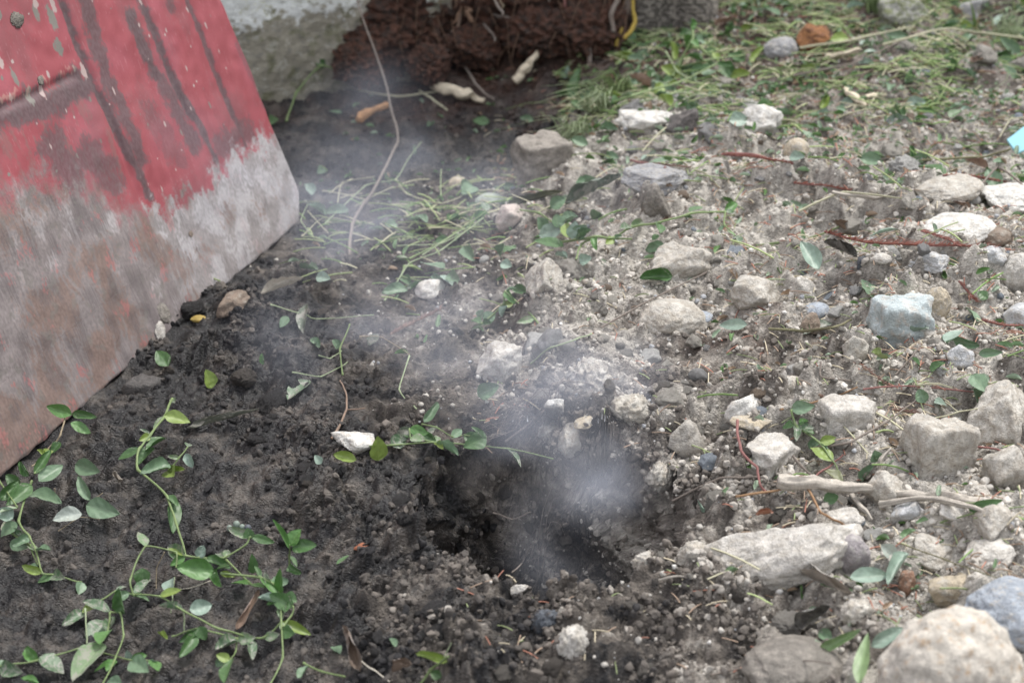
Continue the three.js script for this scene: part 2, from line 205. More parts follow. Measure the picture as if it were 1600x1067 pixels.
// ---------- stones ----------
const TONES = {   // rock colour, colour of the crust or dust on it, how much of it is covered
  cream: [[0.52, 0.48, 0.42], [0.45, 0.33, 0.22], 0.27], blue: [[0.31, 0.34, 0.38], [0.42, 0.40, 0.37], 0.3], tan: [[0.42, 0.36, 0.27], [0.42, 0.39, 0.34], 0.4], mauve: [[0.28, 0.255, 0.26], [0.36, 0.34, 0.32], 0.35],
  pale: [[0.52, 0.495, 0.455], [0.43, 0.40, 0.355], 0.5], dust: [[0.47, 0.445, 0.40], [0.38, 0.345, 0.295], 0.55], white: [[0.60, 0.585, 0.55], [0.45, 0.42, 0.375], 0.42], teal: [[0.43, 0.485, 0.49], [0.47, 0.455, 0.42], 0.42],
  brown: [[0.20, 0.155, 0.12], [0.3, 0.27, 0.23], 0.3], dark: [[0.11, 0.10, 0.095], [0.22, 0.2, 0.18], 0.3], greybrown: [[0.27, 0.245, 0.215], [0.2, 0.18, 0.155], 0.4], grey: [[0.29, 0.29, 0.295], [0.36, 0.34, 0.31], 0.4],
  moist: [[0.16, 0.145, 0.125], [0.25, 0.225, 0.195], 0.4], greytan: [[0.36, 0.335, 0.30], [0.28, 0.255, 0.22], 0.4], wetblue: [[0.075, 0.085, 0.10], [0.06, 0.055, 0.055], 0.4], mud: [[0.075, 0.069, 0.065], [0.05, 0.046, 0.044], 0.4],
  greenish: [[0.34, 0.38, 0.32], [0.36, 0.34, 0.3], 0.3], pinkish: [[0.46, 0.39, 0.35], [0.36, 0.33, 0.29], 0.35], greywhite: [[0.44, 0.445, 0.45], [0.40, 0.375, 0.335], 0.4], redbrown: [[0.27, 0.16, 0.11], [0.3, 0.26, 0.22], 0.3],
  rotten: [[0.24, 0.11, 0.045], [0.12, 0.055, 0.03], 0.45], mossy: [[0.3, 0.3, 0.27], [0.17, 0.19, 0.09], 0.45], redsoil: [[0.085, 0.038, 0.024], [0.035, 0.023, 0.018], 0.5], blacksoil: [[0.04, 0.035, 0.033], [0.025, 0.022, 0.021], 0.5],
};
function boxUV(g, s) {
  g = g.index ? g.toNonIndexed() : g; const p = g.attributes.position, uv = new Float32Array(p.count * 2), a = V(0, 0, 0), b = V(0, 0, 0), c = V(0, 0, 0);
  for (let i = 0; i < p.count; i += 3) {
    a.fromBufferAttribute(p, i); b.fromBufferAttribute(p, i + 1); c.fromBufferAttribute(p, i + 2);
    const n = b.clone().sub(a).cross(c.clone().sub(a)), X = Math.abs(n.x), Y = Math.abs(n.y), Z = Math.abs(n.z);
    [a, b, c].forEach((q, k) => { const o = (i + k) * 2; if (X >= Y && X >= Z) { uv[o] = q.z / s; uv[o + 1] = q.y / s; } else if (Y >= Z) { uv[o] = q.x / s; uv[o + 1] = q.z / s; } else { uv[o] = q.x / s; uv[o + 1] = q.y / s; } });
  }
  g.setAttribute('uv', new THREE.BufferAttribute(uv, 2)); return g;
}
// a stone in metres: half sizes, the way it broke, its colours
function stoneGeo(seed, style, ax, ay, az, detail, tone, plain) {
  const R = rng(seed * 7919 + 17), g0 = new THREE.IcosahedronGeometry(1, detail); g0.deleteAttribute('uv'); g0.deleteAttribute('normal');
  const g = mergeVertices(g0, 1e-5), p = g.attributes.position, planes = [], size = Math.max(ax, ay, az), o = R() * 50;
  const np = style === 'r' ? 5 : style === 'c' ? 6 : 13;
  for (let i = 0; i < np; i++) { const d = V(R() * 2 - 1, (R() * 2 - 1) * 0.8, R() * 2 - 1).normalize(); planes.push([d, style === 'r' ? 0.9 + R() * 0.12 : style === 'c' ? 0.7 + R() * 0.25 : 0.5 + R() * 0.34]); }
  if (style === 'b') { planes.length = 5; for (const [x, y, z, e] of [[1, 0, 0, 0.66], [-1, 0, 0, 0.66], [0, 1, 0, 0.68], [0, 0, 1, 0.62], [0, -1, 0, 0.7], [0, 0, -1, 0.66]]) planes.push([V(x + (R() - 0.5) * 0.3, y + (R() - 0.5) * 0.3, z + (R() - 0.5) * 0.3).normalize(), e]); planes.forEach((p, i) => { if (i < 5) p[1] += 0.22; }); }
  if (style === 'f' || style === 's') planes.push([V(0.1 * (R() - 0.5), 1, 0.2 * R()).normalize(), 0.55]);
  const sharp = style === 'r' ? 9 : style === 'c' ? 20 : 46, d = V(0, 0, 0), col = new Float32Array(p.count * 3), T = TONES[tone] ?? TONES.dust, fineAmp = style === 'c' ? 0.05 : style === 'r' ? 0.006 : 0.016;
  for (let i = 0; i < p.count; i++) {
    d.fromBufferAttribute(p, i).normalize();
    let s = Math.exp(-sharp * 1.0);
    for (const [n, e] of planes) { const k = d.dot(n); if (k > 0.05) s += Math.exp(-sharp * e / k); }
    let r = -Math.log(s) / sharp * (style === 'r' ? 1 : style === 'c' ? 1.1 : 1.18);
    r *= 1 + (style === 'r' ? 0.05 : 0.09) * n3(d.x * 1.3 + o, d.y * 1.3, d.z * 1.3) + (style === 'c' ? 0.12 : 0.035) * n3(d.x * 3.5, d.y * 3.5 + o, d.z * 3.5);
    r += fineAmp * (Math.abs(n3(d.x * 8 + o, d.y * 8, d.z * 8)) + 0.6 * n3(d.x * 17, d.y * 17 + o, d.z * 17));
    if (style === 'c') r += 0.16 * Math.abs(n3(d.x * 3, d.y * 3, d.z * 3 + o)) + 0.09 * Math.abs(n3(d.x * 7, d.y * 7, d.z * 7 + o)) - 0.08 + 0.03 * n3(d.x * 34, d.y * 34 + o, d.z * 34);
    p.setXYZ(i, d.x * r * ax, d.y * r * ay, d.z * r * az);
    const q = sst(0.5 * n3(d.x * 2.2 * size / 0.04 + o, d.y * 2.2 * size / 0.04, d.z * 2.2 * size / 0.04) + 0.35 * n3(d.x * 7 * size / 0.04, d.y * 7 * size / 0.04 + o, d.z * 7 * size / 0.04) + 0.25 * n3(d.x * 20, d.y * 20, d.z * 20 + o), 0.75 - 1.5 * T[2] - 0.15, 0.75 - 1.5 * T[2] + 0.35), v = 1 + 0.1 * n3(d.x * 5 + 9, d.y * 5, d.z * 5 + o);
    for (let k = 0; k < 3; k++) col[i * 3 + k] = plain ? v * (1 - 0.2 * q) : (T[0][k] * (1 - q) + T[1][k] * q) * v * 1.16;
  }
  g.setAttribute('color', new THREE.BufferAttribute(col, 3)); g.computeVertexNormals();
  return boxUV(g, 0.09);
}
const stoneMat = new THREE.MeshStandardMaterial({ vertexColors: true, map: stoneMap, bumpMap: stoneBump, bumpScale: 0.0016, roughness: 0.93 });
const wetMat = new THREE.MeshStandardMaterial({ vertexColors: true, map: stoneMap, bumpMap: stoneBump, bumpScale: 0.0014, roughness: 0.6 });
const ROCKS = [[0.406,0.109,0.873,0.0689,0.0784,0.0551,"r","cream",10,"river_boulder","large rounded cream river boulder with rust orange spots"],
[0.514,0.096,0.75,0.0606,0.0333,0.0485,"r","blue",5,"river_stone","smooth blue grey river stone behind the cream boulder"],
[0.46,0.064,0.669,0.0261,0.0199,0.0209,"a","tan",20,"angular_stone","tan angular stone with a notch beside the cream boulder"],
[0.36,0.086,0.634,0.021,0.0261,0.0168,"r","mauve",0,"round_stone","round mauve grey stone beside two pale leaves"],
[0.275,0.07,0.617,0.0844,0.0391,0.0464,"s","pale",-24,"slab_stone","long pale dusty slab sloping up beside the pit"],
[0.491,0.095,0.455,0.0436,0.0566,0.0349,"b","dust",8,"boulder","upright dusty boulder above the end of the grey branch"],
[0.582,0.106,0.394,0.046,0.0452,0.0368,"a","dust",30,"boulder","rough dusty boulder with a shaded hollow at the edge of the rubble"],
[0.558,0.096,0.488,0.038,0.041,0.0304,"a","dust",60,"boulder","cracked dusty boulder below the rough boulder"],
[0.394,0.101,0.387,0.0375,0.0337,0.03,"b","pale",12,"stone_block","broad pale stone bedded in soil behind the upright boulder"],
[0.296,0.089,0.448,0.0359,0.0241,0.0288,"b","pale",40,"pale_stone","pale stone behind the reddish bent twig"],
[0.28,0.109,0.368,0.0243,0.018,0.0195,"a","white",15,"white_stone","white blunt stone lying on top of a flat one"],
[0.281,0.108,0.403,0.0232,0.0094,0.0127,"s","tan",5,"flat_stone","flat tan stone under the white blunt stone"],
[0.502,0.117,0.17,0.0463,0.0448,0.037,"b","teal",4,"stone_block","square light teal stone block with soil along its foot"],
[0.557,0.118,0.126,0.0202,0.0302,0.0161,"r","tan",12,"tan_stone","rounded tan stone leaning behind the teal block"],
[0.426,0.126,0.256,0.0191,0.0244,0.0152,"a","dust",35,"dusty_stone","dusty grey stone at the near corner of the teal block"],
[0.646,0.118,-0.124,0.0534,0.0171,0.0427,"r","white",4,"white_stone","broad white stone beside the rust red fir sprig"],
[0.694,0.112,-0.108,0.0266,0.0142,0.0213,"r","brown",8,"brown_stone","small brown stone against the broad white stone"],
[0.76,0.111,-0.242,0.0624,0.0208,0.0499,"a","white",12,"pale_boulder","wide pale boulder below the blue scrap"],
[0.657,0.13,-0.241,0.0526,0.0168,0.042,"r","dust",3,"soil_mound_stone","low dusty stone bedded in soil below the blue scrap"],
[0.44,0.149,-0.343,0.0217,0.0205,0.0174,"r","tan",14,"round_stone","rounded tan stone beside a dark red twig"],
[0.404,0.116,-0.532,0.0483,0.0309,0.0387,"a","white",12,"white_stone","flat pinkish white stone among cut leaves"],
[0.295,0.088,-0.607,0.0315,0.0284,0.0252,"a","dark",20,"dark_stone","dark rounded stone between white stones"],
[0.232,0.091,-0.627,0.0545,0.0208,0.03,"s","white",3,"white_stone","long white stone beside the dark round stone"],
[0.052,0.073,-0.484,0.0549,0.048,0.0439,"b","greybrown",18,"corner_stone","blocky grey brown stone perched over the dark hollow"],
[0.22,0.124,-0.288,0.0621,0.0234,0.0341,"s","grey",-4,"slab_stone","long grey slab above the trailing green stem"],
[0.214,0.117,-0.206,0.0256,0.0302,0.0205,"a","moist",30,"soil_clod","moist brown soil clod below the grey slab"],
[0.045,0.086,-0.015,0.0336,0.0332,0.0269,"a","dust",60,"dusty_lump","dusty rounded lump beside the trailing vine leaves"],
[0.225,0.095,-0.039,0.0554,0.0341,0.0305,"s","dust",-22,"dusty_lump","long dusty lump slanting below the trailing green stem"],
[0.219,0.069,0.067,0.0484,0.0283,0.0387,"r","dust",8,"dusty_lump","dusty lump with a blue stone showing through"],
[0.254,0.073,0.065,0.0191,0.0066,0.0153,"r","blue",6,"blue_stone","blue pebble set in the dusty lump"],
[0.329,0.086,0.033,0.0401,0.0267,0.0321,"a","dust",22,"dusty_lump","pale dusty lump under a bent straw"],
[-0.013,0.053,0.154,0.0345,0.0287,0.0241,"f","pale",30,"flat_stone","pale flat angular stone in the drifting smoke"],
[-0.19,0.054,0.352,0.0335,0.0128,0.0184,"s","white",8,"white_stone","long white stone by the green oval leaf"],
[-0.117,0.018,-0.124,0.0243,0.0151,0.0194,"a","white",30,"white_stone","white stone among pale leaves in the smoke"],
[0.054,0.09,0.332,0.014,0.0128,0.0112,"a","white",40,"white_stone","small white stone above the pit"],
[0.073,0.06,0.367,0.0223,0.0211,0.0179,"a","dust",12,"soil_clod","pale crumbly clod on the pit edge"],
[0.088,0.087,0.364,0.0146,0.0063,0.0116,"a","tan",60,"flat_stone","small tan stone above the crumbly clod"],
[0.044,0.064,0.347,0.0108,0.0123,0.0087,"c","dust",20,"soil_clod","round dusty clod beside the root fibres"],
[0.206,0.075,0.393,0.022,0.0262,0.0176,"a","greytan",30,"pointed_stone","pointed grey tan stone on the slope above the pit"],
[0.096,0.062,0.232,0.0339,0.0302,0.0271,"c","dust",70,"dusty_lump","crumbly dusty lump in the smoke"],
[0.51,0.093,-0.982,0.035,0.0254,0.028,"r","grey",5,"grey_stone","grey rounded stone beside the rotten brown wood"],
[0.924,0.089,-1.214,0.0386,0.0409,0.0309,"a","grey",24,"grey_rock","grey upright rock in the grass"],
[0.767,0.12,-1.133,0.0539,0.0388,0.0431,"a","mossy",44,"mossy_rock","mossy grey rock in the grass"],
[0.135,0.062,-1.2,0.0465,0.0484,0.0372,"c","mossy",32,"mossy_stone","mossy lichened stone beside the stump"],
[0.195,0.068,0.607,0.0164,0.0125,0.0132,"c","dust",12,"soil_clod","pale clod above the long dusty slab's lower end"],
[0.06,0.053,0.741,0.0162,0.0193,0.013,"c","pale",42,"soil_clod","whitish clod on the crumbly pit lip"],
[0.033,0.042,0.691,0.0139,0.014,0.0111,"c","wetblue",12,"soil_clod","blue black wet clod on the pit lip"],
[0.008,0.037,0.629,0.0089,0.0083,0.0072,"a","pale",32,"white_stone","small blue white stone on the very lip of the pit"],
[0.284,0.057,0.785,0.0556,0.0267,0.0445,"r","moist",12,"mud_clod","big smooth grey mud clod beside the cream boulder"],
[-0.498,-0.004,0.126,0.0247,0.0257,0.0173,"f","mud",22,"mud_flake","flat wet mud flake beneath the blade edge"],
[-0.4,0.034,-0.053,0.0273,0.0172,0.0191,"f","brown",42,"flat_stone","flat brown stone at the blade's edge"],
[-0.093,-0.014,-0.591,0.0174,0.0148,0.0139,"r","tan",12,"round_stone","small tan stone on dark soil below the stump"],
[-0.036,0.012,-0.458,0.025,0.0144,0.02,"r","greenish",5,"greenish_stone","greenish pale pebble below the blocky stone"],
[-0.008,0.047,-0.312,0.0269,0.0213,0.0215,"a","pinkish",25,"pinkish_stone","pinkish stone below the blocky stone"],
[0.394,0.098,0.041,0.0173,0.0208,0.0139,"a","pale",15,"pale_stone","pale squarish stone at the end of the green straw"],
[0.408,0.093,0.087,0.0196,0.0118,0.0157,"r","blue",20,"blue_stone","blue grey stone with a brown stone under it"],
[0.398,0.09,0.118,0.0194,0.0129,0.0155,"a","brown",33,"brown_stone","brown stone under the blue grey one"],
[0.567,0.141,0.035,0.0327,0.0151,0.0262,"a","greywhite",6,"grey_stone","grey white stone below the fir sprig"],
[0.651,0.145,0.033,0.0198,0.0144,0.0158,"a","greywhite",30,"grey_stone","small grey white stone below the tip of the fir sprig"],
[0.687,0.126,0.041,0.026,0.0312,0.0208,"r","pale",12,"pale_stone","round pale stone past the teal block"],
[0.499,0.152,0.047,0.0129,0.0084,0.0103,"r","pale",5,"pebble","small pale oval pebble below the middle of the fir sprig"],
[0.477,0.14,0.033,0.0104,0.0126,0.0073,"f","wetblue",15,"dark_chip","dark slate chip leaning beside the oval pebble"],
[0.667,0.1,0.124,0.0252,0.0189,0.0202,"a","greywhite",12,"grey_stone","grey stone right of the teal block"],
[0.552,0.127,0.278,0.0274,0.0166,0.0219,"a","greywhite",22,"grey_stone","grey stone in the needle litter in front of the teal block"],
[0.335,0.113,0.317,0.0213,0.0116,0.017,"a","dust",14,"dusty_stone","dusty stone on the brown slope"],
[0.422,0.08,0.505,0.0252,0.0265,0.0201,"a","dust",14,"dusty_stone","dusty stone beneath the grey branch"],
[0.441,0.077,0.54,0.0233,0.02,0.0187,"a","greywhite",60,"grey_stone","grey white stone in front of the grey branch"],
[0.36,0.077,0.558,0.0245,0.015,0.0135,"s","pale",-8,"pale_stone","pale long stone beyond the round mauve stone"],
[0.48,0.1,0.573,0.0208,0.0122,0.0166,"a","pale",25,"pale_stone","pale stone under the tip of the grey branch"],
[0.511,0.114,0.611,0.0238,0.0141,0.019,"a","dust",60,"dusty_stone","dusty stone below the cracked boulder"],
[0.453,0.069,0.606,0.0309,0.0148,0.0247,"a","dust",10,"dusty_stone","wide dusty stone under the long thin stem"],
[0.506,0.091,0.642,0.0302,0.0128,0.0241,"a","pale",35,"pale_stone","wide pale stone under the long thin stem"],
[0.418,0.056,0.647,0.0135,0.0154,0.0108,"a","redbrown",22,"brown_stone","rust brown stone under the pale leaf pair"],
[0.348,0.089,0.739,0.016,0.0138,0.0128,"c","dust",12,"soil_clod","dusty clod beside the shrivelled leaf"],
[0.266,0.045,0.724,0.015,0.0111,0.012,"c","moist",12,"soil_clod","moist clod above the smooth mud clod"],
[0.146,0.053,0.602,0.0137,0.0112,0.011,"c","dust",14,"soil_clod","pale clod on the pit's near right rim"],
[0.173,0.054,0.432,0.0165,0.0174,0.0132,"c","dust",44,"soil_clod","dusty clod below the pointed stone"],
[0.141,0.107,0.367,0.0228,0.0172,0.0182,"c","dust",24,"soil_clod","dusty clod in the smoke right of the white stone"],
[0.571,0.108,-1.006,0.0376,0.0298,0.0301,"a","rotten",30,"wood_lump","rotten orange brown wood lump by the grey stone"]];
const LEAVES = [[-0.465,0.019,0.105,-0.484,0.034,0.086,0.019,"green","green oval leaf standing at the blade's edge"],
[-0.397,0.02,0.167,-0.405,0.044,0.158,0.0203,"lime","bright lime leaf standing in the mud"],
[-0.332,0.034,0.128,-0.334,0.044,0.115,0.0103,"green","tiny green leaf standing in dark mud"],
[-0.267,0.031,0.164,-0.291,0.021,0.203,0.027,"dusty","dusty pale leaf lying face up on dark mud"],
[-0.185,0.058,0.402,-0.213,0.055,0.386,0.0152,"lime","lime green leaf left of the oval leaf on the vine"],
[-0.226,0.055,0.405,-0.235,0.064,0.4,0.0091,"pale","small pale folded leaf in the mud"],
[-0.044,0.047,0.232,-0.016,0.061,0.229,0.0229,"sage","sage leaf under the flat angular stone"],
[-0.319,0.018,-0.201,-0.286,0.04,-0.142,0.0212,"sage","sage leaf in smoke beside the blade"],
[-0.288,0.036,-0.134,-0.266,0.034,-0.127,0.0169,"pale","pale leaf in smoke beside the sage leaf"],
[-0.155,0.011,-0.142,-0.192,0.016,-0.119,0.0227,"sage","long sage leaf in the smoke by the white stone"],
[-0.133,0.023,-0.205,-0.1,0.046,-0.146,0.029,"sage","broad sage leaf in the smoke"],
[-0.075,0.028,-0.254,-0.057,0.03,-0.199,0.0216,"sage","sage leaf pointing down among cut stems"],
[0.31,0.098,0.134,0.274,0.087,0.114,0.0151,"pale","pale blue green leaf on the dusty ground"],
[0.352,0.085,0.673,0.397,0.074,0.653,0.0187,"pale","pale leaf lying beside the round mauve stone"],
[0.42,0.085,0.627,0.392,0.075,0.676,0.0218,"pale","pale leaf crossing another beside the round stone"],
[0.41,0.078,0.624,0.393,0.09,0.62,0.015,"white","white backed leaf standing by the pale pair"],
[0.331,0.082,0.657,0.295,0.074,0.63,0.0161,"dusty","dusty dark leaf by the long dusty slab"],
[0.491,0.115,0.592,0.521,0.139,0.607,0.011,"green","dark green leaf past the branch tip"],
[0.429,0.073,0.546,0.441,0.094,0.549,0.0085,"pale","narrow pale leaf in front of the grey branch"],
[0.304,0.073,0.777,0.343,0.104,0.782,0.0139,"lightgreen","long light green leaf beside the cream boulder"],
[0.329,0.09,0.848,0.348,0.105,0.79,0.0146,"lightgreen","upright light green leaf touching the cream boulder"],
[0.351,0.092,0.794,0.385,0.106,0.781,0.015,"pale","pale leaf resting against the cream boulder"],
[0.338,0.084,0.722,0.351,0.101,0.737,0.0104,"green","green leaf half under the dried brown leaf"],
[0.321,0.07,0.755,0.311,0.067,0.737,0.0128,"sage","sage leaf under the long light green one"],
[0.346,0.089,0.534,0.365,0.091,0.528,0.0128,"green","green leaf under the grey branch"],
[0.418,0.098,0.469,0.413,0.113,0.467,0.0161,"sage","sage leaf standing between boulders"],
[0.399,0.077,0.477,0.414,0.098,0.475,0.0161,"sage","pale leaf standing between boulders"],
[0.377,0.079,0.483,0.357,0.084,0.467,0.019,"olive","olive leaf lying over the grey branch"],
[0.49,0.119,0.372,0.484,0.131,0.36,0.0182,"sage","round sage leaf in needle litter"],
[0.523,0.102,0.349,0.502,0.123,0.374,0.0154,"pale","pale leaf in needle litter"],
[0.562,0.105,0.346,0.552,0.124,0.346,0.0169,"sage","sage leaf in litter by the straw"],
[0.462,0.118,0.261,0.429,0.163,0.329,0.0175,"lime","lime leaf at the foot of the teal block"],
[0.496,0.134,0.314,0.483,0.147,0.313,0.014,"green","dark green leaf at the foot of the teal block"],
[0.504,0.138,0.329,0.521,0.15,0.328,0.0139,"green","green leaf in litter beside the teal block"],
[0.632,0.118,0.099,0.619,0.125,0.09,0.0136,"green","green leaf beyond the teal block"],
[0.424,0.091,0.117,0.383,0.087,0.139,0.0187,"greygreen","grey green folded leaf on the brown slope"],
[-0.195,0.025,0.566,-0.183,0.024,0.545,0.0071,"green","slim green leaf on the crumbly lip"],
[-0.119,0.034,0.721,-0.127,0.041,0.717,0.0092,"sage","small sage leaf by the dead brown leaves"],
[-0.064,0.056,0.773,-0.096,0.045,0.747,0.014,"lime","lime leaf at the base of the cut stalk"],
[-0.071,0.033,0.769,-0.082,0.036,0.764,0.0103,"green","green leaf under the cut stalk"],
[-0.213,0.004,0.715,-0.219,0.003,0.739,0.0133,"sage","sage leaf on the mud by a cut stem"],
[-0.187,0.012,0.694,-0.179,0.017,0.709,0.0108,"sage","small sage leaf left of the dead leaves"],
[-0.267,0.006,-0.439,-0.309,-0.001,-0.441,0.0209,"sage","sage leaf by the bent bare twig"],
[-0.331,0.014,-0.482,-0.348,0.011,-0.529,0.0233,"pale","pale leaf in smoke by the blade corner"],
[-0.333,-0.025,-0.692,-0.343,-0.022,-0.656,0.0159,"sage","small sage leaf behind the bare twig"],
[-0.086,0.004,-0.529,-0.067,0.005,-0.547,0.028,"sage","sage leaf on small stones"],
[-0.043,-0.034,-0.938,-0.076,-0.034,-0.947,0.017,"green","green leaf on the dark bank"],
[0.041,-0.025,-0.922,0.015,-0.024,-0.937,0.0145,"sage","pale green leaf on the dark bank"],
[-0.326,-0.024,-0.955,-0.353,-0.023,-0.971,0.0171,"sage","sage leaf near the wall's foot"],
[-0.452,-0.022,-0.936,-0.45,-0.013,-0.865,0.0194,"green","green leaf by the blade's edge"],
[-0.149,-0.025,-0.903,-0.157,-0.019,-0.867,0.0169,"sage","sage leaf below the stump"]];
const DEAD = [[-0.156,0.021,0.744,-0.176,0.027,0.689,0.0262,"brown","broad brown dead leaf on crumbly mud"],
[-0.121,0.034,0.761,-0.099,0.045,0.764,0.0233,"brown","curled brown dead leaf with dark hollow"],
[-0.298,-0.002,0.648,-0.278,0.015,0.599,0.0152,"tanbrown","curled tan dead leaf in the mud"],
[-0.414,0.016,0.26,-0.324,0.027,0.242,0.0179,"decay","long decayed grey green leaf across dark mud"],
[0.289,0.062,0.722,0.326,0.086,0.723,0.0301,"black","dark shrivelled leaf beside the smooth mud clod"],
[0.301,0.076,0.645,0.348,0.095,0.724,0.0311,"greybrown","dried grey brown curled leaf below the slab"],
[-0.363,0.033,-0.084,-0.305,0.035,-0.116,0.0259,"beige","beige torn dead leaf by the blade's edge"],
[-0.01,0.036,-0.387,0.083,0.068,-0.371,0.0246,"oliveblack","dull olive leaf below the blocky stone"],
[0.084,0.06,-0.343,0.173,0.095,-0.357,0.0442,"greygreen","large grey green leaf below the blocky stone"],
[-0.477,0.004,0.366,-0.486,0.02,0.365,0.0141,"greybrown","grey withered leaf in mud behind the vine"],
[0.288,0.089,0.557,0.268,0.084,0.557,0.0113,"redbrown","rust red dead leaf on the pit edge"],
[0.215,0.071,0.531,0.207,0.087,0.528,0.0086,"pale","white torn scrap of leaf on the pit slope"],
[0.499,0.094,-0.169,0.472,0.099,-0.177,0.0226,"brown","brown leaf scrap in litter left of the fir sprig"],
[0.47,0.143,0.02,0.435,0.134,-0.029,0.0261,"black","dark wet leaf in litter left of the fir sprig"],
[0.742,0.121,-0.348,0.713,0.119,-0.373,0.0239,"tanbrown","tan curled leaf below the blue scrap"]];
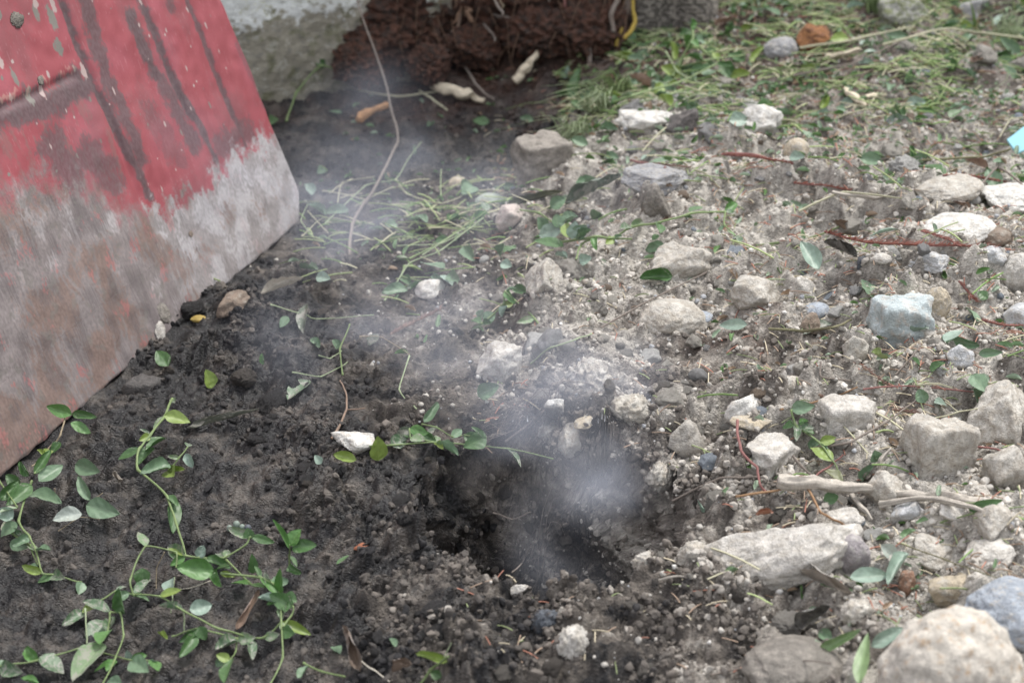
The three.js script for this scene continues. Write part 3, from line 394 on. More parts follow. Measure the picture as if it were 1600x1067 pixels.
const VINES = [{"n":"trailing_vine","label":"bright green trailing vine sprawled over the wet mud","s":[["vine",0.0022,[[-0.443,0.022,0.198],[-0.441,0.035,0.263],[-0.45,0.034,0.307],[-0.46,0.03,0.331],[-0.455,0.021,0.366],[-0.412,0.016,0.415],[-0.393,0.011,0.464],[-0.371,0.011,0.531]]],["vine",0.0014,[[-0.425,0.004,0.341],[-0.412,0.014,0.328],[-0.404,0.02,0.312]]],["vine",0.0016,[[-0.371,0.011,0.531],[-0.348,0.01,0.533],[-0.327,0.007,0.529],[-0.303,0.019,0.518],[-0.298,0.025,0.512]]],["vine",0.0015,[[-0.327,0.005,0.528],[-0.287,0.017,0.592],[-0.263,0.024,0.606]]],["vine",0.0016,[[-0.322,0.027,0.584],[-0.276,0.028,0.595],[-0.258,0.027,0.606],[-0.25,0.021,0.625],[-0.246,0.017,0.662],[-0.239,0.009,0.708],[-0.25,0.006,0.753]]],["vine",0.0014,[[-0.243,0.019,0.67],[-0.237,0.017,0.647],[-0.235,0.023,0.64],[-0.244,0.021,0.626]]],["vine",0.0016,[[-0.246,0.016,0.657],[-0.265,-0.001,0.663],[-0.282,-0.004,0.658],[-0.311,0.019,0.672],[-0.356,0.013,0.633],[-0.383,0.022,0.62],[-0.416,0.006,0.596]]],["vine",0.0014,[[-0.294,-0.003,0.662],[-0.334,0.013,0.665],[-0.365,-0.002,0.659]]],["vine",0.0012,[[-0.294,-0.003,0.663],[-0.294,-0.006,0.68],[-0.293,0.013,0.718]]],["pale",0.0015,[[-0.356,0.013,0.633],[-0.355,0,0.64],[-0.356,-0.01,0.645]]],["pale",0.0011,[[-0.378,0.006,0.564],[-0.372,0.013,0.607],[-0.374,-0.004,0.616]]],["vine",0.0014,[[-0.419,0.006,0.596],[-0.422,0.019,0.586],[-0.411,0.035,0.545],[-0.373,0.039,0.562],[-0.372,0.028,0.576]]],["dry",0.0011,[[-0.39,0.029,0.548],[-0.401,0.007,0.549],[-0.4,-0.01,0.564]]],["white",0.001,[[-0.336,0.008,0.574],[-0.357,0.007,0.585],[-0.389,-0.002,0.578]]],["vine",0.0016,[[-0.416,0.006,0.596],[-0.438,0.007,0.591],[-0.458,0,0.603]]],["pale",0.0017,[[-0.466,0.005,0.62],[-0.457,-0.01,0.661]]],["vine",0.0014,[[-0.441,-0.006,0.614],[-0.436,-0.003,0.648],[-0.446,-0.012,0.66]]],["vine",0.0015,[[-0.442,-0.008,0.609],[-0.429,-0.003,0.617],[-0.42,-0.01,0.647],[-0.42,-0.007,0.692],[-0.421,0.004,0.747]]],["vine",0.0015,[[-0.55,-0.005,0.709],[-0.538,-0.006,0.704],[-0.5,-0.004,0.697],[-0.46,-0.002,0.679]]],["vine",0.0012,[[-0.44,-0.023,0.661],[-0.401,-0.001,0.7],[-0.379,-0.002,0.699]]]],"l":[[-0.431,0.03,0.307,-0.453,0.023,0.328,0.0207,"green"],[-0.423,0.012,0.338,-0.452,0.021,0.378,0.0237,"sage"],[-0.436,0.048,0.281,-0.404,0.037,0.283,0.0176,"lime"],[-0.404,0.02,0.327,-0.395,0.004,0.335,0.0127,"pale"],[-0.403,0.013,0.415,-0.399,-0.008,0.459,0.0168,"green"],[-0.444,0.023,0.319,-0.462,0.012,0.34,0.019,"green"],[-0.299,0.022,0.513,-0.302,0.035,0.509,0.0117,"green"],[-0.331,0.02,0.572,-0.372,0.028,0.576,0.0242,"bright"],[-0.33,0.018,0.57,-0.318,0.016,0.597,0.0157,"bright"],[-0.331,0.021,0.572,-0.309,0.039,0.59,0.0114,"green"],[-0.356,0.01,0.533,-0.35,0.021,0.524,0.0145,"pale"],[-0.29,0.011,0.564,-0.289,0.036,0.561,0.0107,"green"],[-0.251,0.025,0.619,-0.249,0.06,0.62,0.0118,"bright"],[-0.252,0.022,0.631,-0.276,0.021,0.624,0.0152,"pale"],[-0.247,0.026,0.624,-0.233,0.02,0.629,0.0139,"green"],[-0.244,0.021,0.647,-0.239,0.019,0.631,0.011,"green"],[-0.245,0.015,0.671,-0.23,0.02,0.682,0.0136,"green"],[-0.337,0.008,0.666,-0.35,0.002,0.7,0.015,"green"],[-0.334,0.016,0.665,-0.326,0.003,0.672,0.0123,"green"],[-0.349,0.013,0.634,-0.327,0.011,0.621,0.018,"pale"],[-0.382,-0.005,0.649,-0.369,-0.004,0.664,0.0097,"lime"],[-0.291,0.015,0.718,-0.291,0.016,0.759,0.0173,"green"],[-0.298,0.014,0.717,-0.308,0.004,0.715,0.0106,"sage"],[-0.414,0.015,0.559,-0.413,-0.004,0.573,0.0172,"green"],[-0.382,0.006,0.568,-0.375,0.006,0.598,0.0172,"pale"],[-0.427,-0.006,0.616,-0.429,0.024,0.606,0.0182,"green"],[-0.442,-0.007,0.609,-0.47,0.01,0.615,0.0169,"dusty"],[-0.468,0,0.618,-0.487,-0.001,0.643,0.014,"dusty"],[-0.444,-0.009,0.624,-0.457,-0.01,0.661,0.0238,"dusty"],[-0.434,0.006,0.603,-0.422,0.008,0.594,0.0112,"sage"],[-0.498,0.001,0.697,-0.47,-0.012,0.707,0.0229,"dusty"],[-0.441,-0.009,0.66,-0.451,0.007,0.747,0.0275,"palegreen"],[-0.383,-0.003,0.7,-0.368,-0.008,0.703,0.0121,"pale"],[-0.405,-0.011,0.686,-0.408,0,0.684,0.0081,"pale"],[-0.487,0,0.741,-0.504,0.011,0.746,0.0132,"bright"],[-0.402,0.002,0.741,-0.418,0.004,0.742,0.0145,"sage"]]},
{"n":"leafy_shoot","label":"small upright leafy shoot beside the sprawled vine","s":[["vine",0.0016,[[-0.251,0.009,0.549],[-0.25,0.025,0.549],[-0.246,0.054,0.57]]]],"l":[[-0.246,0.051,0.572,-0.261,0.092,0.574,0.0092,"bright"],[-0.245,0.053,0.57,-0.234,0.07,0.561,0.0183,"bright"],[-0.243,0.051,0.573,-0.214,0.057,0.575,0.0169,"green"],[-0.249,0.025,0.57,-0.232,0.022,0.58,0.0156,"green"]]},
{"n":"corner_vine","label":"dense pale leaved vine at the blade's lower corner","s":[["vine",0.0017,[[-0.585,0.01,0.375],[-0.577,0.014,0.465],[-0.558,0.01,0.491],[-0.547,0.002,0.509],[-0.531,0,0.548],[-0.521,-0.007,0.541],[-0.486,-0.008,0.554]]],["vine",0.0015,[[-0.623,0.017,0.38],[-0.579,0.026,0.455]]],["vine",0.0015,[[-0.586,0.005,0.474],[-0.558,0.001,0.495],[-0.543,-0.006,0.524]]],["vine",0.0012,[[-0.576,0.028,0.386],[-0.571,0.031,0.35]]],["dry",0.0012,[[-0.553,0.009,0.389],[-0.556,-0.011,0.39]]],["dry",0.0011,[[-0.508,-0.001,0.401],[-0.494,0.006,0.394]]],["dry",0.0009,[[-0.536,-0.008,0.454],[-0.513,-0.001,0.436],[-0.493,-0.01,0.427]]]],"l":[[-0.576,0.028,0.386,-0.562,0.042,0.354,0.0139,"green"],[-0.57,0.021,0.392,-0.546,0.027,0.361,0.0185,"sage"],[-0.58,0.01,0.402,-0.534,0.013,0.43,0.0231,"sage"],[-0.607,0.017,0.427,-0.592,0.026,0.4,0.0182,"green"],[-0.578,0.019,0.396,-0.598,0.018,0.44,0.0185,"green"],[-0.582,0.018,0.466,-0.602,0.027,0.463,0.0194,"pale"],[-0.578,0.012,0.466,-0.597,0.002,0.479,0.0179,"sage"],[-0.547,0.003,0.508,-0.528,0.009,0.515,0.0132,"sage"],[-0.585,-0.005,0.482,-0.561,-0.003,0.495,0.0134,"sage"],[-0.592,0.017,0.397,-0.609,0.029,0.389,0.0154,"green"],[-0.583,0.025,0.387,-0.594,0.04,0.376,0.0139,"green"],[-0.537,0.016,0.346,-0.499,0.021,0.372,0.0204,"sage"],[-0.504,0.01,0.416,-0.525,0.019,0.378,0.0153,"sage"],[-0.509,0.005,0.419,-0.467,0.002,0.433,0.0229,"sage"],[-0.509,0.007,0.44,-0.542,0.003,0.449,0.0212,"white"]]},
{"n":"leafy_sprig","label":"small green sprig growing out under the blade","s":[["dry",0.002,[[-0.573,0.021,0.239],[-0.571,0.015,0.276],[-0.587,-0.001,0.284],[-0.603,-0.01,0.31]]]],"l":[[-0.563,0.026,0.244,-0.597,0.032,0.233,0.0164,"bright"],[-0.563,0.027,0.243,-0.528,0.028,0.254,0.0123,"green"],[-0.562,0.023,0.259,-0.537,0.008,0.26,0.0138,"bright"],[-0.572,0.007,0.279,-0.582,-0.003,0.29,0.0121,"green"]]},
{"n":"lying_vine","label":"thin green vine with an oval leaf lying along the pit's far edge","s":[["vine",0.0014,[[-0.189,0.049,0.357],[-0.145,0.068,0.385],[-0.091,0.066,0.375],[-0.049,0.05,0.354],[-0.005,0.048,0.36],[0.05,0.043,0.376]]],["vine",0.0012,[[-0.123,0.081,0.368],[-0.121,0.075,0.379],[-0.091,0.066,0.375]]],["vine",0.0012,[[-0.109,0.074,0.346],[-0.091,0.082,0.366],[-0.072,0.066,0.362],[-0.061,0.056,0.343]]],["vine",0.0011,[[-0.059,0.057,0.344],[-0.031,0.059,0.354]]]],"l":[[-0.159,0.058,0.403,-0.158,0.091,0.402,0.0205,"lime"],[-0.123,0.08,0.363,-0.143,0.065,0.378,0.0154,"greygreen"],[-0.107,0.074,0.343,-0.092,0.082,0.31,0.0171,"sage"],[-0.073,0.065,0.364,-0.062,0.063,0.342,0.0108,"sage"],[-0.098,0.072,0.369,-0.092,0.05,0.315,0.0123,"greygreen"]]},
{"n":"hanging_sprig","label":"small dusty sprig hanging in the smoke beside the blade","s":[["pale",0.0016,[[-0.341,0.048,-0.02],[-0.292,0.038,-0.01],[-0.276,0.029,-0.013],[-0.195,0.032,-0.019]]]],"l":[[-0.29,0.047,-0.024,-0.29,0.024,0.023,0.0217,"greygreen"],[-0.274,0.047,0.079,-0.262,0.035,0.084,0.0156,"sage"],[-0.313,0.041,0.003,-0.324,0.031,0.017,0.0125,"sage"]]},
{"n":"cut_weed","label":"cut pale green stems crossing dark soil in the smoke","s":[["pale",0.0015,[[-0.288,0.048,0.173],[-0.253,0.029,0.151],[-0.222,0.027,0.108]]],["vine",0.0015,[[-0.226,0.024,0.138],[-0.232,0.041,0.097],[-0.226,0.037,0.018]]],["pale",0.0014,[[-0.259,0.04,0.113],[-0.244,0.039,0.12],[-0.23,0.039,0.098]]]],"l":[[-0.238,0.028,0.073,-0.245,0.041,0.069,0.0157,"sage"],[-0.199,0.013,0.036,-0.187,0.025,0.021,0.0213,"greygreen"]]},
{"n":"zigzag_straw","label":"pale zigzag stem on dark soil in the smoke","s":[["dry",0.0012,[[-0.212,0.027,0.035],[-0.182,0.022,0.027],[-0.137,0.047,0.123]]],["pale",0.0017,[[-0.136,0.049,0.13],[-0.148,0.033,0.192],[-0.121,0.044,0.26]]]],"l":[]},
{"n":"branching_weed","label":"green branching stem on the dusty soil in the smoke","s":[["vine",0.0018,[[-0.043,0.024,-0.008],[-0.013,0.045,-0.024],[-0.009,0.059,-0.04],[0.031,0.055,0.035],[0.055,0.072,0.141]]]],"l":[[-0.043,0.024,-0.008,-0.058,0.026,-0.015,0.0162,"green"],[-0.04,0.026,-0.012,-0.023,0.037,-0.017,0.018,"sage"],[-0.047,0.026,-0.019,-0.04,0.038,-0.023,0.0163,"sage"],[-0.007,0.052,-0.009,-0.013,0.037,-0.002,0.0161,"pale"]]},
{"n":"cut_straw","label":"thick pale green cut stem above the smoke","s":[["pale",0.002,[[0.025,0.047,0.146],[0.051,0.082,0.167],[0.083,0.093,0.165],[0.105,0.091,0.146]]]],"l":[]},
{"n":"long_vine","label":"long green vine trailing across the dusty lumps with bunched leaves","s":[["vine",0.0025,[[0.069,0.054,-0.213],[0.12,0.102,-0.13],[0.148,0.093,-0.144],[0.174,0.106,-0.157],[0.212,0.119,-0.141],[0.26,0.128,-0.154],[0.317,0.107,-0.207]]],["vine",0.0021,[[0.148,0.093,-0.144],[0.175,0.093,-0.142]]],["vine",0.0019,[[0.12,0.102,-0.13],[0.101,0.081,-0.148],[0.091,0.094,-0.071]]],["vine",0.0017,[[0.317,0.107,-0.207],[0.311,0.106,-0.162],[0.322,0.11,-0.116]]],["vine",0.002,[[0,0.064,-0.316],[0.04,0.062,-0.304],[0.071,0.058,-0.265],[0.085,0.089,-0.158]]]],"l":[[0.041,0.048,-0.25,0.079,0.064,-0.249,0.0234,"pale"],[0.084,0.088,-0.156,0.079,0.081,-0.224,0.0169,"lime"],[0.087,0.088,-0.154,0.094,0.114,-0.159,0.0206,"pale"],[0.091,0.089,-0.154,0.11,0.106,-0.16,0.0225,"sage"],[0.094,0.089,-0.149,0.118,0.1,-0.152,0.0187,"green"],[0.07,0.062,-0.249,0.066,0.079,-0.26,0.0253,"sage"],[0.074,0.065,-0.265,0.102,0.07,-0.266,0.0254,"sage"],[0.049,0.051,-0.271,0.041,0.07,-0.269,0.0197,"sage"],[0.095,0.095,-0.061,0.113,0.103,-0.059,0.0181,"pale"],[0.064,0.062,-0.153,0.081,0.062,-0.14,0.017,"pale"],[0.214,0.102,-0.136,0.204,0.095,-0.131,0.013,"green"],[0.221,0.096,-0.113,0.193,0.082,-0.125,0.0185,"sage"],[0.259,0.129,-0.159,0.282,0.122,-0.195,0.0149,"green"],[0.06,0.063,-0.32,0.084,0.077,-0.33,0.0219,"sage"]]},
{"n":"green_straw","label":"straight green straw on the dusty ground","s":[["pale",0.0018,[[0.303,0.095,-0.002],[0.352,0.104,0.012],[0.428,0.11,0.032]]]],"l":[]},
{"n":"reddish_shoot","label":"small plant with round leaves beside the pale stone","s":[["vine",0.0016,[[0.326,0.129,0.403],[0.332,0.113,0.416],[0.357,0.102,0.432],[0.369,0.093,0.459],[0.377,0.081,0.469]]]],"l":[[0.336,0.109,0.418,0.353,0.103,0.416,0.0194,"green"],[0.358,0.1,0.425,0.348,0.088,0.423,0.0164,"sage"],[0.331,0.115,0.415,0.318,0.105,0.409,0.0134,"green"],[0.335,0.115,0.415,0.346,0.118,0.413,0.0149,"bright"]]},
{"n":"pale_straw","label":"pale straw bent over the upright boulder","s":[["straw",0.0019,[[0.465,0.108,0.425],[0.491,0.12,0.411],[0.524,0.123,0.401],[0.564,0.12,0.379]]],["straw",0.0015,[[0.551,0.114,0.387],[0.566,0.131,0.353]]],["straw",0.0014,[[0.53,0.111,0.381],[0.518,0.113,0.359]]]],"l":[]},
{"n":"thin_weed","label":"thin stem with a dark leaf past the branch tip","s":[["vine",0.0011,[[0.466,0.091,0.58],[0.5,0.118,0.599],[0.564,0.105,0.569]]]],"l":[]},
{"n":"thin_straw","label":"long thin olive stem across the dusty stones","s":[["olive",0.0012,[[0.415,0.09,0.618],[0.462,0.08,0.634],[0.476,0.113,0.7],[0.519,0.095,0.695]]]],"l":[]},
{"n":"cut_stalk","label":"cut pale stalk standing out of the crumbly lip","s":[["vine",0.0019,[[-0.098,0.019,0.773],[-0.082,0.04,0.767],[-0.063,0.07,0.782]]],["pale",0.0009,[[-0.067,0.069,0.781],[-0.06,0.082,0.775]]]],"l":[]},
{"n":"short_straw","label":"short cut stem on the mud below the vine","s":[["vine",0.0015,[[-0.218,0.001,0.707],[-0.197,0.007,0.728],[-0.17,0.022,0.755]]]],"l":[]},
{"n":"pale_sliver","label":"white bare sliver beside the dead brown leaf","s":[["white",0.0015,[[-0.162,0.02,0.72],[-0.144,0.019,0.739],[-0.124,0.023,0.764]]]],"l":[]},
{"n":"grass_tangle","label":"tangle of cut grass stems in the smoke","s":[["pale",0.0019,[[-0.187,0.009,-0.108],[-0.154,0.027,-0.196],[-0.106,0.04,-0.217],[-0.045,0.047,-0.318]]],["vine",0.0018,[[-0.156,0.02,-0.225],[-0.099,0.026,-0.289],[-0.04,0.052,-0.332]]],["pale",0.0018,[[-0.178,0.018,-0.275],[-0.108,0.029,-0.264],[-0.052,0.043,-0.304]]],["vine",0.0019,[[-0.162,0.024,-0.194],[-0.164,0.019,-0.168],[-0.133,0.019,-0.151]]],["pale",0.0016,[[-0.137,0.023,-0.234],[-0.08,0.035,-0.298],[-0.03,0.041,-0.319]]],["vine",0.0018,[[-0.154,0.002,-0.368],[-0.102,0.014,-0.379],[-0.056,0.034,-0.384]]]],"l":[[-0.164,0.019,-0.168,-0.15,0.014,-0.15,0.0153,"green"],[-0.104,0.036,-0.138,-0.086,0.034,-0.111,0.017,"pale"],[-0.094,0.04,-0.134,-0.074,0.052,-0.086,0.0188,"sage"],[-0.103,0.032,-0.124,-0.117,0.03,-0.146,0.0169,"sage"],[-0.017,0.06,-0.127,0,0.058,-0.12,0.0168,"pale"],[-0.019,0.056,-0.165,-0.009,0.079,-0.156,0.0208,"sage"],[-0.013,0.046,-0.194,0.006,0.052,-0.206,0.0192,"green"],[-0.135,0.016,-0.368,-0.155,0.022,-0.378,0.0184,"sage"],[-0.055,0.041,-0.319,-0.045,0.05,-0.336,0.018,"green"],[-0.186,0.002,-0.394,-0.205,0.007,-0.377,0.0165,"sage"]]},
{"n":"kinked_weed","label":"kinked grey stem on dark soil behind the bare twig","s":[["straw",0.0018,[[-0.334,0.006,-0.337],[-0.308,-0.003,-0.428],[-0.26,0.009,-0.391]]],["straw",0.0019,[[-0.288,0.005,-0.469],[-0.289,0.003,-0.559],[-0.234,0.009,-0.57]]],["pale",0.0019,[[-0.304,0.002,-0.389],[-0.249,0.004,-0.544],[-0.198,0.004,-0.573],[-0.182,-0.012,-0.71],[-0.166,-0.018,-0.796]]],["straw",0.002,[[-0.198,0.004,-0.573],[-0.177,-0.004,-0.527],[-0.116,0.006,-0.465],[-0.07,0.007,-0.51]]],["pale",0.0019,[[-0.12,-0.006,-0.518],[-0.123,-0.007,-0.64]]],["straw",0.0017,[[-0.333,0.009,-0.428],[-0.293,0.004,-0.353]]],["pale",0.0016,[[-0.313,0.008,-0.326],[-0.34,0.009,-0.39],[-0.338,0.003,-0.471]]]],"l":[[-0.303,0,-0.433,-0.333,0.02,-0.428,0.0209,"sage"],[-0.063,0.006,-0.535,-0.085,0.009,-0.494,0.0259,"sage"]]},
{"n":"wall_creeper","label":"creeper with small leaves against the mossy wall","s":[["vine",0.0024,[[-0.423,-0.015,-0.89],[-0.415,0.004,-0.993],[-0.371,0.042,-1.042],[-0.322,0.029,-1.033],[-0.28,0.019,-1.048],[-0.23,0.032,-1.107],[-0.205,0.045,-1.165]]]],"l":[[-0.283,0.021,-1.044,-0.296,-0.006,-1.039,0.0273,"green"],[-0.313,0.028,-1.045,-0.308,0.05,-1.063,0.0273,"green"],[-0.363,0.036,-1.053,-0.382,0.046,-1.054,0.0199,"green"]]},
{"n":"green_shoot","label":"fresh green shoot with broad leaves in front of the trunk","s":[["vine",0.0035,[[0.295,0.076,-0.881],[0.31,0.096,-0.902],[0.332,0.138,-0.909],[0.335,0.153,-0.946]]],["vine",0.0028,[[0.332,0.138,-0.909],[0.355,0.115,-0.911],[0.379,0.096,-0.912]]]],"l":[[0.336,0.133,-0.947,0.327,0.099,-0.967,0.0262,"bright"],[0.334,0.15,-0.939,0.33,0.171,-0.936,0.019,"bright"],[0.333,0.158,-0.902,0.341,0.167,-0.916,0.0164,"bright"],[0.34,0.136,-0.914,0.357,0.124,-0.937,0.0189,"sage"],[0.418,0.09,-1.084,0.431,0.108,-1.06,0.0274,"green"]]},
{"n":"mixed_cut_grass","label":"bundle of cut grass lying behind the white stones","s":[["vine",0.0027,[[0.147,0.069,-0.735],[0.212,0.104,-0.711],[0.299,0.094,-0.804],[0.375,0.105,-0.871]]],["pale",0.0024,[[0.222,0.099,-0.689],[0.29,0.112,-0.701],[0.349,0.111,-0.687]]],["vine",0.0026,[[0.299,0.072,-0.935],[0.352,0.108,-0.879],[0.435,0.101,-0.935]]],["pale",0.0025,[[0.294,0.077,-1.024],[0.303,0.097,-0.85],[0.343,0.08,-0.837]]]],"l":[[0.257,0.079,-0.855,0.295,0.078,-0.802,0.0234,"sage"],[0.391,0.092,-0.907,0.411,0.078,-0.864,0.0308,"green"],[0.349,0.092,-0.844,0.372,0.096,-0.868,0.0233,"sage"],[0.433,0.094,-0.917,0.409,0.093,-0.96,0.0214,"green"]]}];
